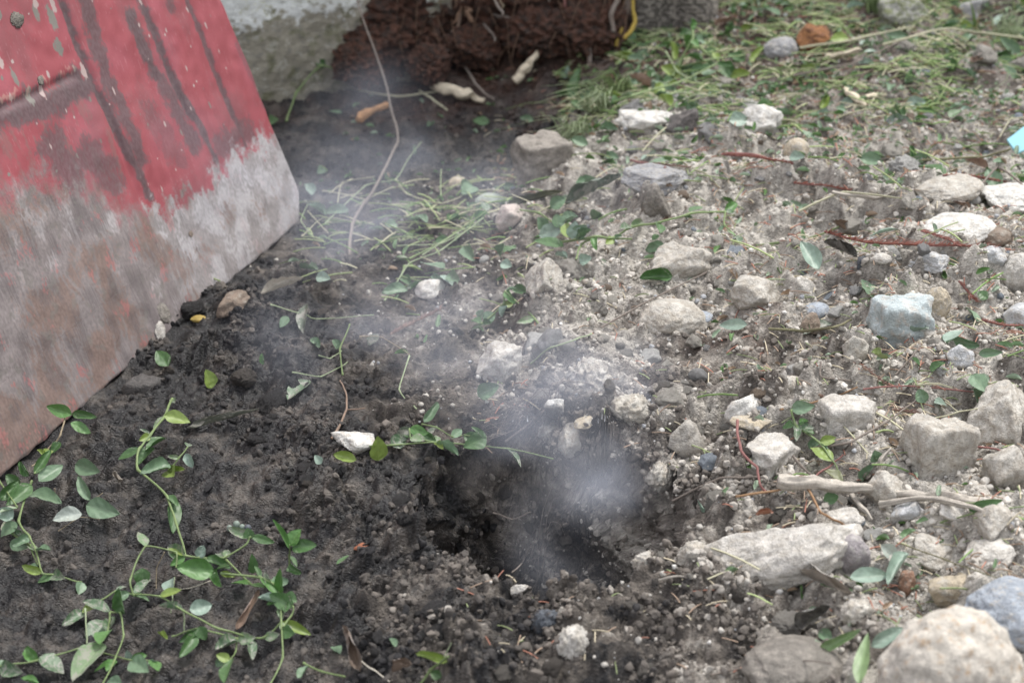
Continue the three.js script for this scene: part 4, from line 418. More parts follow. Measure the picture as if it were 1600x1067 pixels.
const TWIGS = [["bark",0.003,0.0016,[[-0.255,-0.003,-0.285],[-0.257,0.005,-0.389],[-0.233,0.017,-0.488],[-0.216,0.023,-0.586],[-0.202,0.02,-0.703],[-0.223,0.06,-0.823],[-0.256,0.122,-0.923],[-0.286,0.17,-0.987],[-0.305,0.227,-1.064]],"bare_twig","long bent bare twig reaching up in front of the mossy wall"],
["greywood",0.0078,0.0057,[[0.292,0.112,0.53],[0.347,0.107,0.533],[0.41,0.086,0.509],[0.461,0.097,0.535],[0.492,0.115,0.574],[0.531,0.11,0.578]],"grey_branch","weathered grey branch lying in front of the upright boulder"],
["greywood",0.0036,0.0029,[[0.409,0.08,0.529],[0.45,0.102,0.549],[0.482,0.118,0.585],[0.507,0.125,0.608]],"branch_splinter","split grey splinter beside the weathered branch"],
["greywood",0.0036,0.0022,[[0.385,0.074,0.497],[0.39,0.077,0.527],[0.4,0.072,0.547]],"broken_stick","short broken grey stick under the weathered branch"],
["redtwig",0.0018,0.0013,[[0.26,0.129,0.426],[0.258,0.121,0.483],[0.275,0.114,0.508],[0.274,0.108,0.53],[0.283,0.098,0.534]],"reddish_twig","reddish bent twig in front of the pale stone"],
["rust",0.0015,0.0013,[[0.246,0.103,0.547],[0.283,0.101,0.535],[0.324,0.106,0.527],[0.334,0.108,0.587],[0.355,0.092,0.579],[0.377,0.073,0.575]],"brown_twig","angled brown twig ending on the dusty ground"],
["bark",0.0015,0.001,[[0.183,0.057,0.487],[0.234,0.093,0.496],[0.276,0.105,0.511]],"thin_twig","thin straight twig beside the reddish one"],
["browntwig",0.0017,0.0009,[[-0.222,0.042,0.329],[-0.208,0.051,0.271],[-0.214,0.05,0.226],[-0.222,0.053,0.203]],"forked_twig","forked brown twig standing in the dark mud"],
["browntwig",0.0011,0.0008,[[-0.208,0.05,0.272],[-0.185,0.049,0.266]],"+twig_fork","-"],
["bark",0.0014,0.0009,[[-0.008,0.05,0.347],[0.015,0.072,0.352],[0.039,0.094,0.346]],"thin_twig","thin twig over the pit's far edge"],
["bark",0.0014,0.001,[[0.12,0.072,0.093],[0.174,0.087,0.058],[0.271,0.102,-0.014]],"thin_twig","thin twig across the long dusty lump"],
["olive",0.0018,0.0015,[[0.335,0.099,0.145],[0.376,0.097,0.149],[0.397,0.152,0.245],[0.446,0.104,0.132]],"leaf_stalk","olive stalk running to the grey green folded leaf"],
["rust",0.0012,0.0009,[[0.315,0.124,0.396],[0.376,0.11,0.35],[0.415,0.124,0.343]],"thin_twig","thin rusty twig behind the broad pale stone"],
["bark",0.0014,0.0009,[[0.372,0.146,0.32],[0.372,0.134,0.337],[0.411,0.121,0.323]],"hooked_twig","hooked dark twig in front of the dusty grey stone"],
["redtwig",0.0012,0.0009,[[0.42,0.127,0.352],[0.472,0.126,0.344],[0.561,0.117,0.342],[0.602,0.112,0.322]],"thin_twig","long thin purple twig through the needle litter"],
["bark",0.0014,0.0009,[[0.467,0.123,0.311],[0.486,0.138,0.298],[0.502,0.146,0.279]],"thin_twig","thin dark twig at the teal block's foot"],
["greywood",0.0022,0.0015,[[0.414,0.079,0.484],[0.42,0.104,0.476],[0.431,0.115,0.467]],"pale_stick","pale stick standing between stones by the branch"],
["bark",0.0015,0.001,[[0.352,0.087,0.421],[0.391,0.109,0.443],[0.45,0.118,0.4],[0.487,0.122,0.362]],"thin_twig","thin twig across the broad pale stone"],
["redtwig",0.0015,0.001,[[0.348,0.082,0.475],[0.368,0.089,0.46],[0.381,0.099,0.454]],"purple_twig","short purple twig beside the round leaved plant"],
["bark",0.0016,0.0012,[[0.323,0.099,0.456],[0.332,0.089,0.466],[0.352,0.078,0.474]],"thin_twig","thin twig below the round leaved plant"],
["redtwig",0.0015,0.0009,[[0.534,0.098,0.437],[0.56,0.102,0.448],[0.575,0.103,0.474]],"dark_twig","dark red twig between the two right boulders"],
["bark",0.0021,0.0015,[[0.658,0.121,-0.177],[0.75,0.128,-0.327],[0.773,0.125,-0.262]],"brown_stick","brown stick beside the low dusty stone"],
["olive",0.002,0.0016,[[0.628,0.144,-0.317],[0.739,0.131,-0.362],[0.777,0.145,-0.363]],"olive_stick","olive stick pointing at the blue scrap"],
["greywood",0.0028,0.0019,[[0.472,0.141,-0.203],[0.539,0.13,-0.203],[0.565,0.144,-0.199]],"pale_stick","pale stick in cut leaves beside the fir sprig"],
["bark",0.001,0.0006,[[0.198,0.044,0.778],[0.243,0.051,0.773],[0.286,0.084,0.805],[0.303,0.109,0.84]],"fibrous_root","fibrous root across the smooth mud clod"],
["greywood",0.0014,0.001,[[0.156,0.061,0.643],[0.176,0.069,0.647],[0.192,0.072,0.654]],"pale_splinter","pale splinter on the pit's near rim"],
["bark",0.0012,0.0008,[[0.023,-0.06,0.413],[0.012,-0.085,0.412],[0,0.053,0.619]],"root_hair","dark root hair curving out of the pit"],
["bark",0.0012,0.0008,[[-0.023,-0.017,0.401],[0,-0.03,0.398],[0.023,-0.017,0.401]],"pit_twig","pale twig stuck in the pit wall"],
["palewood",0.0114,0.0076,[[-0.203,0.013,-1.114],[-0.164,0.015,-1.044],[-0.123,0.007,-1.009],[-0.086,-0.002,-1.005],[-0.054,-0.016,-1.002]],"peeled_root","pale peeled root below the stump"],
["palewood",0.01,0.005,[[0.004,0.006,-1.048],[0.027,0.026,-1.065],[0.047,0.049,-1.076],[0.063,0.069,-1.101]],"white_root","bright white rotten root beside the stump"],
["orangewood",0.0084,0.006,[[-0.289,-0.02,-0.91],[-0.266,-0.017,-0.956],[-0.242,-0.021,-1.002]],"wood_chunk","orange splintered wood by the wall"],
["browntwig",0.0038,0.0025,[[-0.126,0.072,-1.115],[-0.106,0.093,-1.13],[-0.098,0.139,-1.149],[-0.105,0.174,-1.159]],"upright_stick","upright purple brown stick beside the stump"],
["browntwig",0.003,0.0025,[[-0.089,0.042,-1.127],[-0.069,0.079,-1.134],[-0.091,0.123,-1.158],[-0.106,0.148,-1.161]],"bent_root","bent root hanging from the stump"],
["yellow",0.0043,0.0033,[[0.203,0.061,-1.1],[0.214,0.094,-1.126],[0.226,0.126,-1.188],[0.233,0.163,-1.196]],"yellow_root","straight yellow stem beside the trunk"],
["yellow",0.0042,0.0032,[[0.22,0.08,-1.09],[0.238,0.103,-1.114],[0.239,0.138,-1.151],[0.24,0.167,-1.181]],"yellow_root","curved yellow stem beside the trunk"],
["redtwig",0.0038,0.0025,[[0.038,0.074,-1.109],[0.098,0.118,-1.124],[0.106,0.153,-1.144]],"red_root","reddish root running up the stump"],
["bark",0.003,0.002,[[-0.101,0.025,-1.115],[-0.068,0.004,-1.03],[-0.035,-0.015,-1.006]],"dark_root","dark root slanting over the peeled root"],
["straw",0.0025,0.0017,[[-0.181,-0.008,-1.037],[-0.154,-0.007,-0.989],[-0.123,-0.022,-0.968]],"straw_bit","straw bit below the peeled root"],
["straw",0.0025,0.0018,[[-0.301,-0.013,-1.057],[-0.224,-0.018,-1.035],[-0.124,-0.004,-1.026]],"straw_bit","long straw between wall and peeled root"],
["palewood",0.006,0.0036,[[0.586,0.095,-0.942],[0.617,0.107,-0.92],[0.645,0.116,-0.917]],"bark_chip","pale bark chip on red brown litter"],
["palewood",0.0067,0.0045,[[0.584,0.107,-0.73],[0.595,0.105,-0.696],[0.608,0.1,-0.668]],"split_chip","cream split wood chip on the gravel"],
["palewood",0.0044,0.0033,[[0.615,0.109,-0.686],[0.663,0.09,-0.751]],"split_chip","short cream wood chip on the gravel"],
["redtwig",0.003,0.002,[[0.332,0.143,-0.347],[0.377,0.139,-0.35],[0.428,0.148,-0.294]],"red_twig","dark red twig beside the rounded tan stone"],
["redtwig",0.0029,0.0019,[[0.234,0.141,-0.295],[0.208,0.08,-0.462],[0.195,0.07,-0.498]],"red_twig","dark red twig on the grey slab"],
["straw",0.0019,0.0013,[[0.425,0.115,-0.192],[0.492,0.138,-0.208],[0.571,0.142,-0.177]],"straw_bit","straw across cut leaves by the fir sprig"],
["bark",0.0023,0.0016,[[0.514,0.088,-0.854],[0.618,0.108,-0.861],[0.767,0.132,-0.971]],"thin_twig","thin bare twig in the cut grass"],
["straw",0.0024,0.0019,[[0.538,0.109,-0.948],[0.645,0.125,-0.954],[0.772,0.12,-1.047]],"grass_stalk","long green grey grass stalk by the rotten wood"],
["straw",0.0023,0.0019,[[0.678,0.137,-0.882],[0.809,0.145,-0.953],[0.961,0.12,-0.971]],"grass_stalk","long grass stalk across the back grass"]];
const SPRIGS = [[[[0.437,0.147,-0.05],[0.477,0.163,0.017],[0.536,0.164,0.029],[0.604,0.149,0],[0.654,0.158,0.028]],0.0143,"long rust red fir sprig lying in front of the white stone"],[[[0.566,0.158,-0.031],[0.597,0.155,-0.008],[0.611,0.153,0.008]],0.0106,"short rust red fir twig joining the long sprig"],[[[0.324,0.145,-0.34],[0.372,0.15,-0.314],[0.424,0.149,-0.295]],0.0079,"dark red fir sprig beside the rounded tan stone"],[[[0.647,0.148,-0.25],[0.7,0.132,-0.282],[0.76,0.112,-0.308]],0.0077,"rose red fir sprig above the wide pale boulder"],[[[-0.17,0.017,0.009],[-0.136,0.021,-0.021],[-0.1,0.034,-0.035]],0.009,"faded red fir sprig in the smoke"],[[[0.422,0.146,0.331],[0.44,0.132,0.335],[0.457,0.116,0.327]],0.0077,"dull red fir sprig at the foot of the teal block"],[[[0.451,0.113,0.378],[0.476,0.113,0.385],[0.489,0.102,0.389]],0.0091,"grey dry fir sprig behind the upright boulder"],[[[0.603,0.13,0.181],[0.639,0.111,0.16],[0.68,0.098,0.138]],0.0066,"red brown fir sprig right of the teal block"],[[[0.594,0.138,0.088],[0.609,0.121,0.089],[0.617,0.116,0.104]],0.0085,"brown fir sprig behind the teal block"],[[[0.368,0.119,0.351],[0.392,0.098,0.353]],0.0077,"dull fir needles on the brown slope"],[[[0.209,0.076,-0.473],[0.236,0.135,-0.32],[0.274,0.136,-0.308]],0.0063,"brown fir sprig on the grey slab"],[[[0.427,0.125,-0.275],[0.475,0.123,-0.267],[0.509,0.126,-0.243]],0.0078,"brown fir sprig among cut leaves"]];
const crumbGeo = (i) => { const g = stoneGeo(500 + i, 'a', 1, 0.7, 0.85, 2, 'dust', true); g.deleteAttribute('normal'); g.computeVertexNormals(); return g; };
const crumbMat = new THREE.MeshStandardMaterial({ vertexColors: true, roughness: 0.9 });
ROCKS.forEach(([x, y, z, ax, ay, az, style, tone, turn, name, label], i) => {
  const big = Math.max(ax, ay), o = new THREE.Mesh(stoneGeo(i + 1, style, ax, ay, az, big > 0.06 ? 26 : big > 0.03 ? 16 : 9, tone), ['wetblue', 'mud', 'moist'].includes(tone) ? wetMat : stoneMat);
  put(o, name, label, /clod|lump|flake|mound/.test(name) ? 'clod' : name === 'wood_lump' ? 'wood' : 'stone');
  o.position.set(x, y, z); o.rotation.set(0, 0, -(style === 's' ? turn : (turn % 14) - 7) * Math.PI / 180);
  if (style !== 's') o.rotation.y = turn * 0.02;
});

// the nearest thing with a name of its own, to tell look-alikes apart
const SHORT = ROCKS.map((r) => [r[0], r[2], r[3], r[10].split(/ (?:with|beside|behind|sloping|above|below|bedded|lying|under|leaning|at|against|among|between|perched|slanting|showing|set|in|by|on|and|past|right|beneath) /)[0]]);
function near(x, z) { let m = 9, s = ''; for (const [a, b, r, t] of SHORT) { const d = Math.hypot(a - x, b - z) - r; if (d < m) { m = d; s = t; } } return (m < 0.05 ? 'beside the ' : 'some way from the ') + s; }
{
  const R = rng(1300), list = []; for (const [x, y, z, ax, ay, az, st] of ROCKS) { const n = Math.round(14 + ax * 700); for (let i = 0; i < n; i++) { const a = R() * 6.3, k = 0.92 + R() * R() * 0.5; list.push([x + Math.cos(a) * ax * k, z + Math.sin(a) * az * k * 1.05]); } }
  const M = new THREE.InstancedMesh(crumbGeo(7), crumbMat, list.length), q = new THREE.Object3D(), c = [0, 0, 0], col = new THREE.Color();
  list.forEach(([x, z], i) => { const g = ground(x, z), s = 0.0014 + 0.0055 * Math.pow(R(), 3); q.position.set(x, g[0] + s * 0.3, z); q.rotation.set(R() * 6, R() * 6, R() * 6); q.scale.set(s, s * 0.8, s); q.updateMatrix(); M.setMatrixAt(i, q.matrix); soilColor(x, z, clamp(g[1] + (R() - 0.55) * 0.2, 0, 1), g[2], 0.5, g[3], c); M.setColorAt(i, col.setRGB(...c)); });
  put(M, 'collar_crumbs', 'loose crumbs of soil heaped against the stones', 'soil', null, 'stuff');
}
// loose pebbles, each of them a stone of its own, and the finer grit between
const inView = (x, z) => { const d = 2.118 - z, w = 0.3 * Math.hypot(d, 1.1) + 0.04; return Math.abs(x) < w && z > -1.62 && z < 0.8; };
{
  const R = rng(77), shapes = []; for (let i = 0; i < 14; i++) shapes.push(stoneGeo(300 + i, i % 3 === 0 ? 'r' : 'a', 1, 0.55 + R() * 0.3, 0.75 + R() * 0.25, 5, 'dust', true));
  const kinds = { 'pale dusty': [0.47, 0.44, 0.39], 'white': [0.62, 0.61, 0.58], 'blue grey': [0.33, 0.37, 0.42], 'brown': [0.26, 0.20, 0.15], 'grey': [0.35, 0.345, 0.34] }, mats = {};
  for (const k in kinds) mats[k] = new THREE.MeshStandardMaterial({ color: LIN(...kinds[k]), vertexColors: true, map: stoneMap, bumpMap: stoneBump, bumpScale: 0.001, roughness: 0.92 });
  let n = 0;
  for (let tries = 0; n < 200 && tries < 20000; tries++) {
    const x = -0.1 + R() * 1.15, z = -1.15 + R() * 1.92; if (!inView(x, z)) continue;
    const g = ground(x, z); if (g[5] > 0.01 || R() > 1.05 - g[1] * 1.25) continue;
    const k = R() < 0.45 ? 'pale dusty' : R() < 0.35 ? 'white' : R() < 0.4 ? 'blue grey' : R() < 0.5 ? 'brown' : 'grey', s = 0.0045 + 0.009 * Math.pow(R(), 2.2);
    const o = new THREE.Mesh(shapes[n % 14], mats[k]);
    put(o, 'pebble', `small ${k} pebble ${near(x, z)}`, 'pebble', `${k} pebbles in the rubble`);
    o.position.set(x, HY(x, z) + s * 0.15, z); o.scale.setScalar(s); o.rotation.set(R() * 0.8 - 0.4, R() * 6.3, R() * 0.8 - 0.4); n++;
  }
  // fist sized stones bedded in the rubble, and clods on the churned rim
  const bigShapes = []; for (let i = 0; i < 12; i++) bigShapes.push(stoneGeo(340 + i, 'abaca'[i % 5], 1, 0.6 + R() * 0.2, 0.75 + R() * 0.25, 11, 'dust', true));
  const clodShapes = []; for (let i = 0; i < 10; i++) clodShapes.push(stoneGeo(370 + i, 'ca'[i % 2], 1, 0.65 + R() * 0.25, 0.8 + R() * 0.2, 11, 'dust', true));
  n = 0;
  for (let t = 0; n < 75 && t < 9000; t++) {
    const x = 0.0 + R() * 1.1, z = -1.0 + R() * 1.75; if (!inView(x, z)) continue; const g = ground(x, z); if (g[5] > 0 || g[1] > 0.5) continue;
    const s = 0.011 + 0.017 * Math.pow(R(), 1.8); if (ROCKS.some((r) => Math.hypot(x - r[0], z - r[2]) < (r[3] + s) * 0.8)) continue;
    const k = R() < 0.55 ? 'pale dusty' : R() < 0.5 ? 'white' : R() < 0.5 ? 'blue grey' : 'grey', o = new THREE.Mesh(bigShapes[n % 12], mats[k]);
    put(o, 'rubble_stone', `${k} fist of stone bedded ${near(x, z)}`.replace('fist of stone', 'middling stone'), 'stone', `${k} middling stones bedded in the rubble`); o.position.set(x, HY(x, z) - s * 0.05, z); o.scale.setScalar(s); o.rotation.set(R() * 0.6 - 0.3, R() * 6.3, R() * 0.6 - 0.3); n++;
  }
  const clodCol = { 'dark wet': [0.05, 0.047, 0.047], 'brown': [0.13, 0.112, 0.096], 'grey brown': [0.22, 0.2, 0.175], 'dusty': [0.46, 0.43, 0.385] }, cm = {}; for (const k in clodCol) cm[k] = new THREE.MeshStandardMaterial({ color: LIN(...clodCol[k]), vertexColors: true, map: stoneMap, bumpMap: soilBump, bumpScale: 0.002, roughness: k === 'dark wet' ? 0.6 : 0.95 });
  n = 0;
  for (let t = 0; n < 230 && t < 30000; t++) {
    const x = -0.5 + R() * 0.95, z = -0.12 + R() * 0.9; if (!inView(x, z)) continue; const g = ground(x, z); if (g[3] < 0.45 || g[5] > 0.01 || R() > g[3]) continue;
    const heap = x < -0.2 && z < 0.25, s = (0.004 + 0.010 * Math.pow(R(), 2.6)) * (heap ? 1.5 : 1), k = g[5] > 0.01 ? (R() < 0.7 ? 'dark wet' : 'brown') : g[1] > 0.9 ? (R() < 0.85 ? 'dark wet' : 'brown') : g[1] > 0.72 ? (R() < 0.6 ? 'dark wet' : R() < 0.7 ? 'brown' : 'grey brown') : g[1] > 0.45 ? (R() < 0.4 ? 'brown' : R() < 0.5 ? 'grey brown' : 'dusty') : 'dusty';
    const o = new THREE.Mesh(clodShapes[n % 10], cm[k]); put(o, 'earth_clod', `crumbly ${k} earth clod ${g[5] > 0.01 ? 'in the pit' : near(x, z)}`, 'clod', `${k} earth clods about the pit`); o.position.set(x, g[0] + s * 0.05, z); o.scale.set(s, s * (0.6 + R() * 0.3), s * (0.8 + R() * 0.4)); o.rotation.set(R() * 0.8 - 0.4, R() * 6, R() * 0.8 - 0.4); n++;
  }
}
{
  const R = rng(1500), shapes = [0, 1, 2, 3, 4, 5].map((i) => stoneGeo(390 + i, 'ca'[i % 2], 1, 0.7, 0.85, 9, 'dust', true)), c = [0, 0, 0], mats = { 'dark wet': null, 'brown': null, 'grey brown': null };
  for (const k in mats) mats[k] = new THREE.MeshStandardMaterial({ color: LIN(...{ 'dark wet': [0.05, 0.047, 0.047], 'brown': [0.13, 0.112, 0.096], 'grey brown': [0.22, 0.2, 0.175] }[k]), vertexColors: true, map: stoneMap, bumpMap: soilBump, bumpScale: 0.002, roughness: 0.85 });   // the same earth as on the rim
  for (let i = 0; i < 60; i++) { const p = pitSpots[Math.floor(R() * pitSpots.length)], s = 0.004 + 0.011 * Math.pow(R(), 2.2), w = macro(p.x, p.z)[1], k = w > 0.72 ? (R() < 0.6 ? 'dark wet' : R() < 0.7 ? 'brown' : 'grey brown') : R() < 0.5 ? 'brown' : 'grey brown', o = new THREE.Mesh(shapes[i % 6], mats[k]); put(o, 'earth_clod', `crumbly ${k} earth clod stuck in the pit's wall`, 'clod', `${k} clods in the pit`); o.position.copy(p); o.scale.setScalar(s); o.rotation.set(R() * 6, R() * 6, R() * 6); }
  const M = new THREE.InstancedMesh(crumbGeo(8), crumbMat, pitSpots.length), q = new THREE.Object3D(), col = new THREE.Color();
  pitSpots.forEach((p, i) => { const s = 0.0015 + 0.005 * Math.pow(R(), 3), k = macro(p.x, p.z); q.position.copy(p); q.rotation.set(R() * 6, R() * 6, R() * 6); q.scale.setScalar(s); q.updateMatrix(); M.setMatrixAt(i, q.matrix); soilColor(p.x + p.y, p.z, clamp(k[1] - 0.03 + (R() - 0.5) * 0.34, 0, 1), k[3], 0.5, k[2], c); M.setColorAt(i, col.setRGB(...c)); });
  put(M, 'pit_crumbs', 'crumbs of earth clinging to the wall of the pit', 'soil', null, 'stuff');
}
function scatter(name, label, cat, geo, mat, count, seed, pick) {
  const R = rng(seed), M = new THREE.InstancedMesh(geo, mat, count), q = new THREE.Object3D(), c = [0, 0, 0], col = new THREE.Color(); let n = 0;
  for (let t = 0; n < count && t < count * 30; t++) {
    const x = -1 + R() * 2.1, z = -1.6 + R() * 2.38; if (!inView(x, z)) continue;
    const k = macro(x, z), g = [0, k[1], k[3], k[2], 0.5, pit(x, z)]; if (g[5] > 0.004) g[3] = Math.max(g[3], 0.6);
    if (pick(x, z, g, R, q, c)) { q.position.y += HY(x, z); q.updateMatrix(); M.setMatrixAt(n, q.matrix); M.setColorAt(n, col.setRGB(...c)); n++; }
  }
  M.count = n; return put(M, name, label, cat, null, 'stuff');
}
for (let v = 0; v < 4; v++) scatter('soil_crumbs', ['finest', 'fine', 'coarse', 'lumpy'][v] + ' soil crumbs strewn over the churned earth', 'soil', crumbGeo(v), crumbMat, 11000, 900 + v, (x, z, g, R, q, c) => {
  if (g[5] > 0.01) return false; const d = (g[5] > 0.01 ? 1.2 : g[3] * g[3] * g[3] * 1.1) * sst(n2(x * 8 + 31, z * 8), -0.6, 0.5); if (R() > d + 0.012) return false;
  const s = 0.0009 + 0.0058 * Math.pow(R(), 5); q.position.set(x, g[0] + s * 0.35, z); q.rotation.set(R() * 6.3, R() * 6.3, R() * 6.3); q.scale.set(s, s * (0.7 + R() * 0.4), s);
  soilColor(x, z, clamp(g[1] - 0.03 + (R() - 0.5) * 0.34 * (g[1] > 0.88 ? 0.5 : 1), 0, 1), g[2], 0.5, g[3], c); return true;
});
const gritGeo = stoneGeo(610, 'a', 1, 0.7, 0.85, 2, 'dust', true);
scatter('grit', 'fine pale grit and gravel lying on the dry soil', 'gravel', gritGeo, crumbMat, 12000, 921, (x, z, g, R, q, c) => {
  if (g[5] > 0.01 || R() > 1.0 - g[1] * 1.12) return false;
  const s = 0.0009 + 0.0042 * Math.pow(R(), 4), k = R(), T = k < 0.7 ? [0.45, 0.425, 0.385] : k < 0.82 ? [0.56, 0.545, 0.515] : k < 0.92 ? [0.35, 0.36, 0.375] : [0.27, 0.235, 0.2];
  q.position.set(x, g[0] + s * 0.4, z); q.rotation.set(R() * 6.3, R() * 6.3, R() * 6.3); q.scale.setScalar(s); const b = 0.8 + R() * 0.4; for (let i = 0; i < 3; i++) c[i] = T[i] * b; return true;
});

// ---------- tubes ----------
function tube(pts, rad, sides = 7, rough = 0, per = 6, bend = 0, seed = 1) {
  // path with small wanderings, then a swept ring
  const P = []; for (let i = 0; i < pts.length - 1; i++) for (let k = 0; k < per; k++) { const t = k / per, a = pts[Math.max(0, i - 1)], b = pts[i], c = pts[i + 1], d = pts[Math.min(pts.length - 1, i + 2)], u = t * t * (3 - 2 * t) * 0.35 + t * 0.65; const q = V(0, 0, 0); for (const m of 'xyz') { const lin = b[m] + (c[m] - b[m]) * t, cr = 0.5 * ((2 * b[m]) + (-a[m] + c[m]) * t + (2 * a[m] - 5 * b[m] + 4 * c[m] - d[m]) * t * t + (-a[m] + 3 * b[m] - 3 * c[m] + d[m]) * t * t * t); q[m] = lin * 0.55 + cr * 0.45 + bend * n3(seed * 3.7 + i + t, m.charCodeAt(0), seed); } P.push(q); }
  P.push(pts[pts.length - 1].clone());
  const n = P.length, pos = [], nor = V(0, 1, 0), idx = [], uv = []; let len = 0;
  const N = V(0.3, 1, 0.2);
  for (let i = 0; i < n; i++) {
    const T = P[Math.min(n - 1, i + 1)].clone().sub(P[Math.max(0, i - 1)]).normalize(); if (i) len += P[i].distanceTo(P[i - 1]);
    N.addScaledVector(T, -N.dot(T)).normalize(); const B = T.clone().cross(N), r = rad(i / (n - 1), i);
    for (let s = 0; s <= sides; s++) { const a = s / sides * Math.PI * 2, k = r * (1 + rough * n3(Math.cos(a) * 2.6 + seed, Math.sin(a) * 2.6, len * 12 + seed) + rough * 0.7 * n3(Math.cos(a) * 5, Math.sin(a) * 5, len * 25 + seed) + rough * 0.5 * n3(seed, len * 45, 2)); const q = P[i].clone().addScaledVector(N, Math.cos(a) * k).addScaledVector(B, Math.sin(a) * k); pos.push(q.x, q.y, q.z); uv.push(s / sides, len / 0.03); }
  }
  const w = sides + 1;
  for (let i = 0; i < n - 1; i++) for (let s = 0; s < sides; s++) { const a = i * w + s; idx.push(a, a + 1, a + w, a + 1, a + w + 1, a + w); }
  for (const [e, f] of [[0, 1], [n - 1, -1]]) { const c = pos.length / 3; pos.push(P[e].x, P[e].y, P[e].z); uv.push(0.5, 0.5); for (let s = 0; s < sides; s++) f > 0 ? idx.push(c, e * w + s + 1, e * w + s) : idx.push(c, e * w + s, e * w + s + 1); }
  const g = new THREE.BufferGeometry(); g.setAttribute('position', new THREE.Float32BufferAttribute(pos, 3)); g.setAttribute('uv', new THREE.Float32BufferAttribute(uv, 2)); g.setIndex(idx); g.computeVertexNormals(); return g;
}
const woodMap = tex(128, 512, (x, y, c) => { const a = hash2(Math.floor(x / 3), 0, 5), g = grainB[(y * 1 % 512) * 512 + (x * 4) % 512], h = grainB[((y >> 4) % 512) * 512 + (x * 7) % 512], s = clamp(0.62 + 0.22 * a + (g - 0.5) * 0.7 + (h - 0.5) * 0.9, 0.2, 1); c[0] = s; c[1] = s * 0.985; c[2] = s * 0.96; }, true);
const stemMats = {}, STEM = { vine: [0.21, 0.29, 0.125], pale: [0.36, 0.44, 0.27], dry: [0.36, 0.30, 0.21], white: [0.62, 0.58, 0.5], straw: [0.47, 0.46, 0.33], olive: [0.2, 0.19, 0.11], bark: [0.24, 0.205, 0.18], greywood: [0.44, 0.405, 0.36], redtwig: [0.28, 0.13, 0.12], rust: [0.33, 0.2, 0.11], browntwig: [0.27, 0.195, 0.15], palewood: [0.62, 0.55, 0.43], orangewood: [0.45, 0.25, 0.12], yellow: [0.45, 0.33, 0.07], root: [0.16, 0.095, 0.06] };
for (const k in STEM) stemMats[k] = new THREE.MeshStandardMaterial({ color: LIN(...STEM[k]).multiplyScalar(1.15), map: woodMap, bumpMap: woodMap, bumpScale: 0.0006, roughness: ['vine', 'pale'].includes(k) ? 0.5 : 0.85 });

// ---------- leaves ----------
const LEAF = {   // blade colour, vein colour, colour and share of dirt on it
  green: [[0.075, 0.17, 0.05], [0.16, 0.28, 0.1], 0.12], bright: [[0.105, 0.25, 0.06], [0.2, 0.36, 0.12], 0.06], lime: [[0.24, 0.34, 0.07], [0.36, 0.44, 0.14], 0.14], sage: [[0.175, 0.28, 0.165], [0.28, 0.38, 0.24], 0.22], pale: [[0.31, 0.42, 0.34], [0.42, 0.5, 0.4], 0.16], palegreen: [[0.22, 0.33, 0.17], [0.33, 0.42, 0.25], 0.5],
  white: [[0.5, 0.56, 0.5], [0.58, 0.62, 0.55], 0.2], dusty: [[0.11, 0.2, 0.1], [0.2, 0.28, 0.16], 0.5], greygreen: [[0.14, 0.18, 0.125], [0.22, 0.25, 0.18], 0.4], lightgreen: [[0.24, 0.36, 0.16], [0.33, 0.45, 0.22], 0.1], olive: [[0.15, 0.165, 0.06], [0.22, 0.22, 0.1], 0.25],
  brown: [[0.15, 0.105, 0.075], [0.22, 0.16, 0.11], 0.25], tanbrown: [[0.27, 0.18, 0.13], [0.34, 0.25, 0.18], 0.3], decay: [[0.11, 0.12, 0.09], [0.16, 0.16, 0.12], 0.45], black: [[0.06, 0.055, 0.045], [0.1, 0.09, 0.07], 0.35], greybrown: [[0.24, 0.205, 0.165], [0.3, 0.26, 0.21], 0.4], beige: [[0.42, 0.385, 0.32], [0.48, 0.44, 0.36], 0.25], oliveblack: [[0.1, 0.105, 0.045], [0.15, 0.14, 0.07], 0.3], redbrown: [[0.33, 0.15, 0.09], [0.36, 0.2, 0.13], 0.15],
};
const leafMats = {};
Object.entries(LEAF).forEach(([k, [a, b, d]], n) => {
  const map = tex(96, 192, (x, y, c) => {
    const u = x / 95 * 2 - 1, v = y / 191, rib = Math.exp(-u * u * 700), vein = 0.35 * Math.pow(0.5 + 0.5 * Math.cos(Math.abs(u) * 34 + v * 4), 6), g = grainB[((y * 2 + n * 37) % 512) * 512 + (x * 2 + n * 91) % 512], g2 = grainB[((y >> 1) + n * 53) % 512 * 512 + ((x >> 1) + n * 29) % 512];
    const dirt = sst(g2 * 0.65 + g * 0.35, 0.72 - d * 0.5, 0.8 - d * 0.5), t = clamp(rib * 0.8 + vein * 0.5, 0, 1), s = 0.85 + (g - 0.5) * 0.7;
    for (let i = 0; i < 3; i++) c[i] = ((a[i] * (1 - t) + b[i] * t) * s) * (1 - dirt * 0.75) + dirt * 0.75 * [0.33, 0.31, 0.275][i] * (k === 'black' || k === 'brown' ? 0.4 : 1);
  }, true, THREE.ClampToEdgeWrapping);
  leafMats[k] = new THREE.MeshPhysicalMaterial({ map, bumpMap: map, bumpScale: 0.0004, roughness: ['brown', 'black', 'decay', 'beige', 'tanbrown', 'greybrown'].includes(k) ? 0.85 : 0.48, transmission: 0.3, thickness: 0, side: THREE.DoubleSide });
});
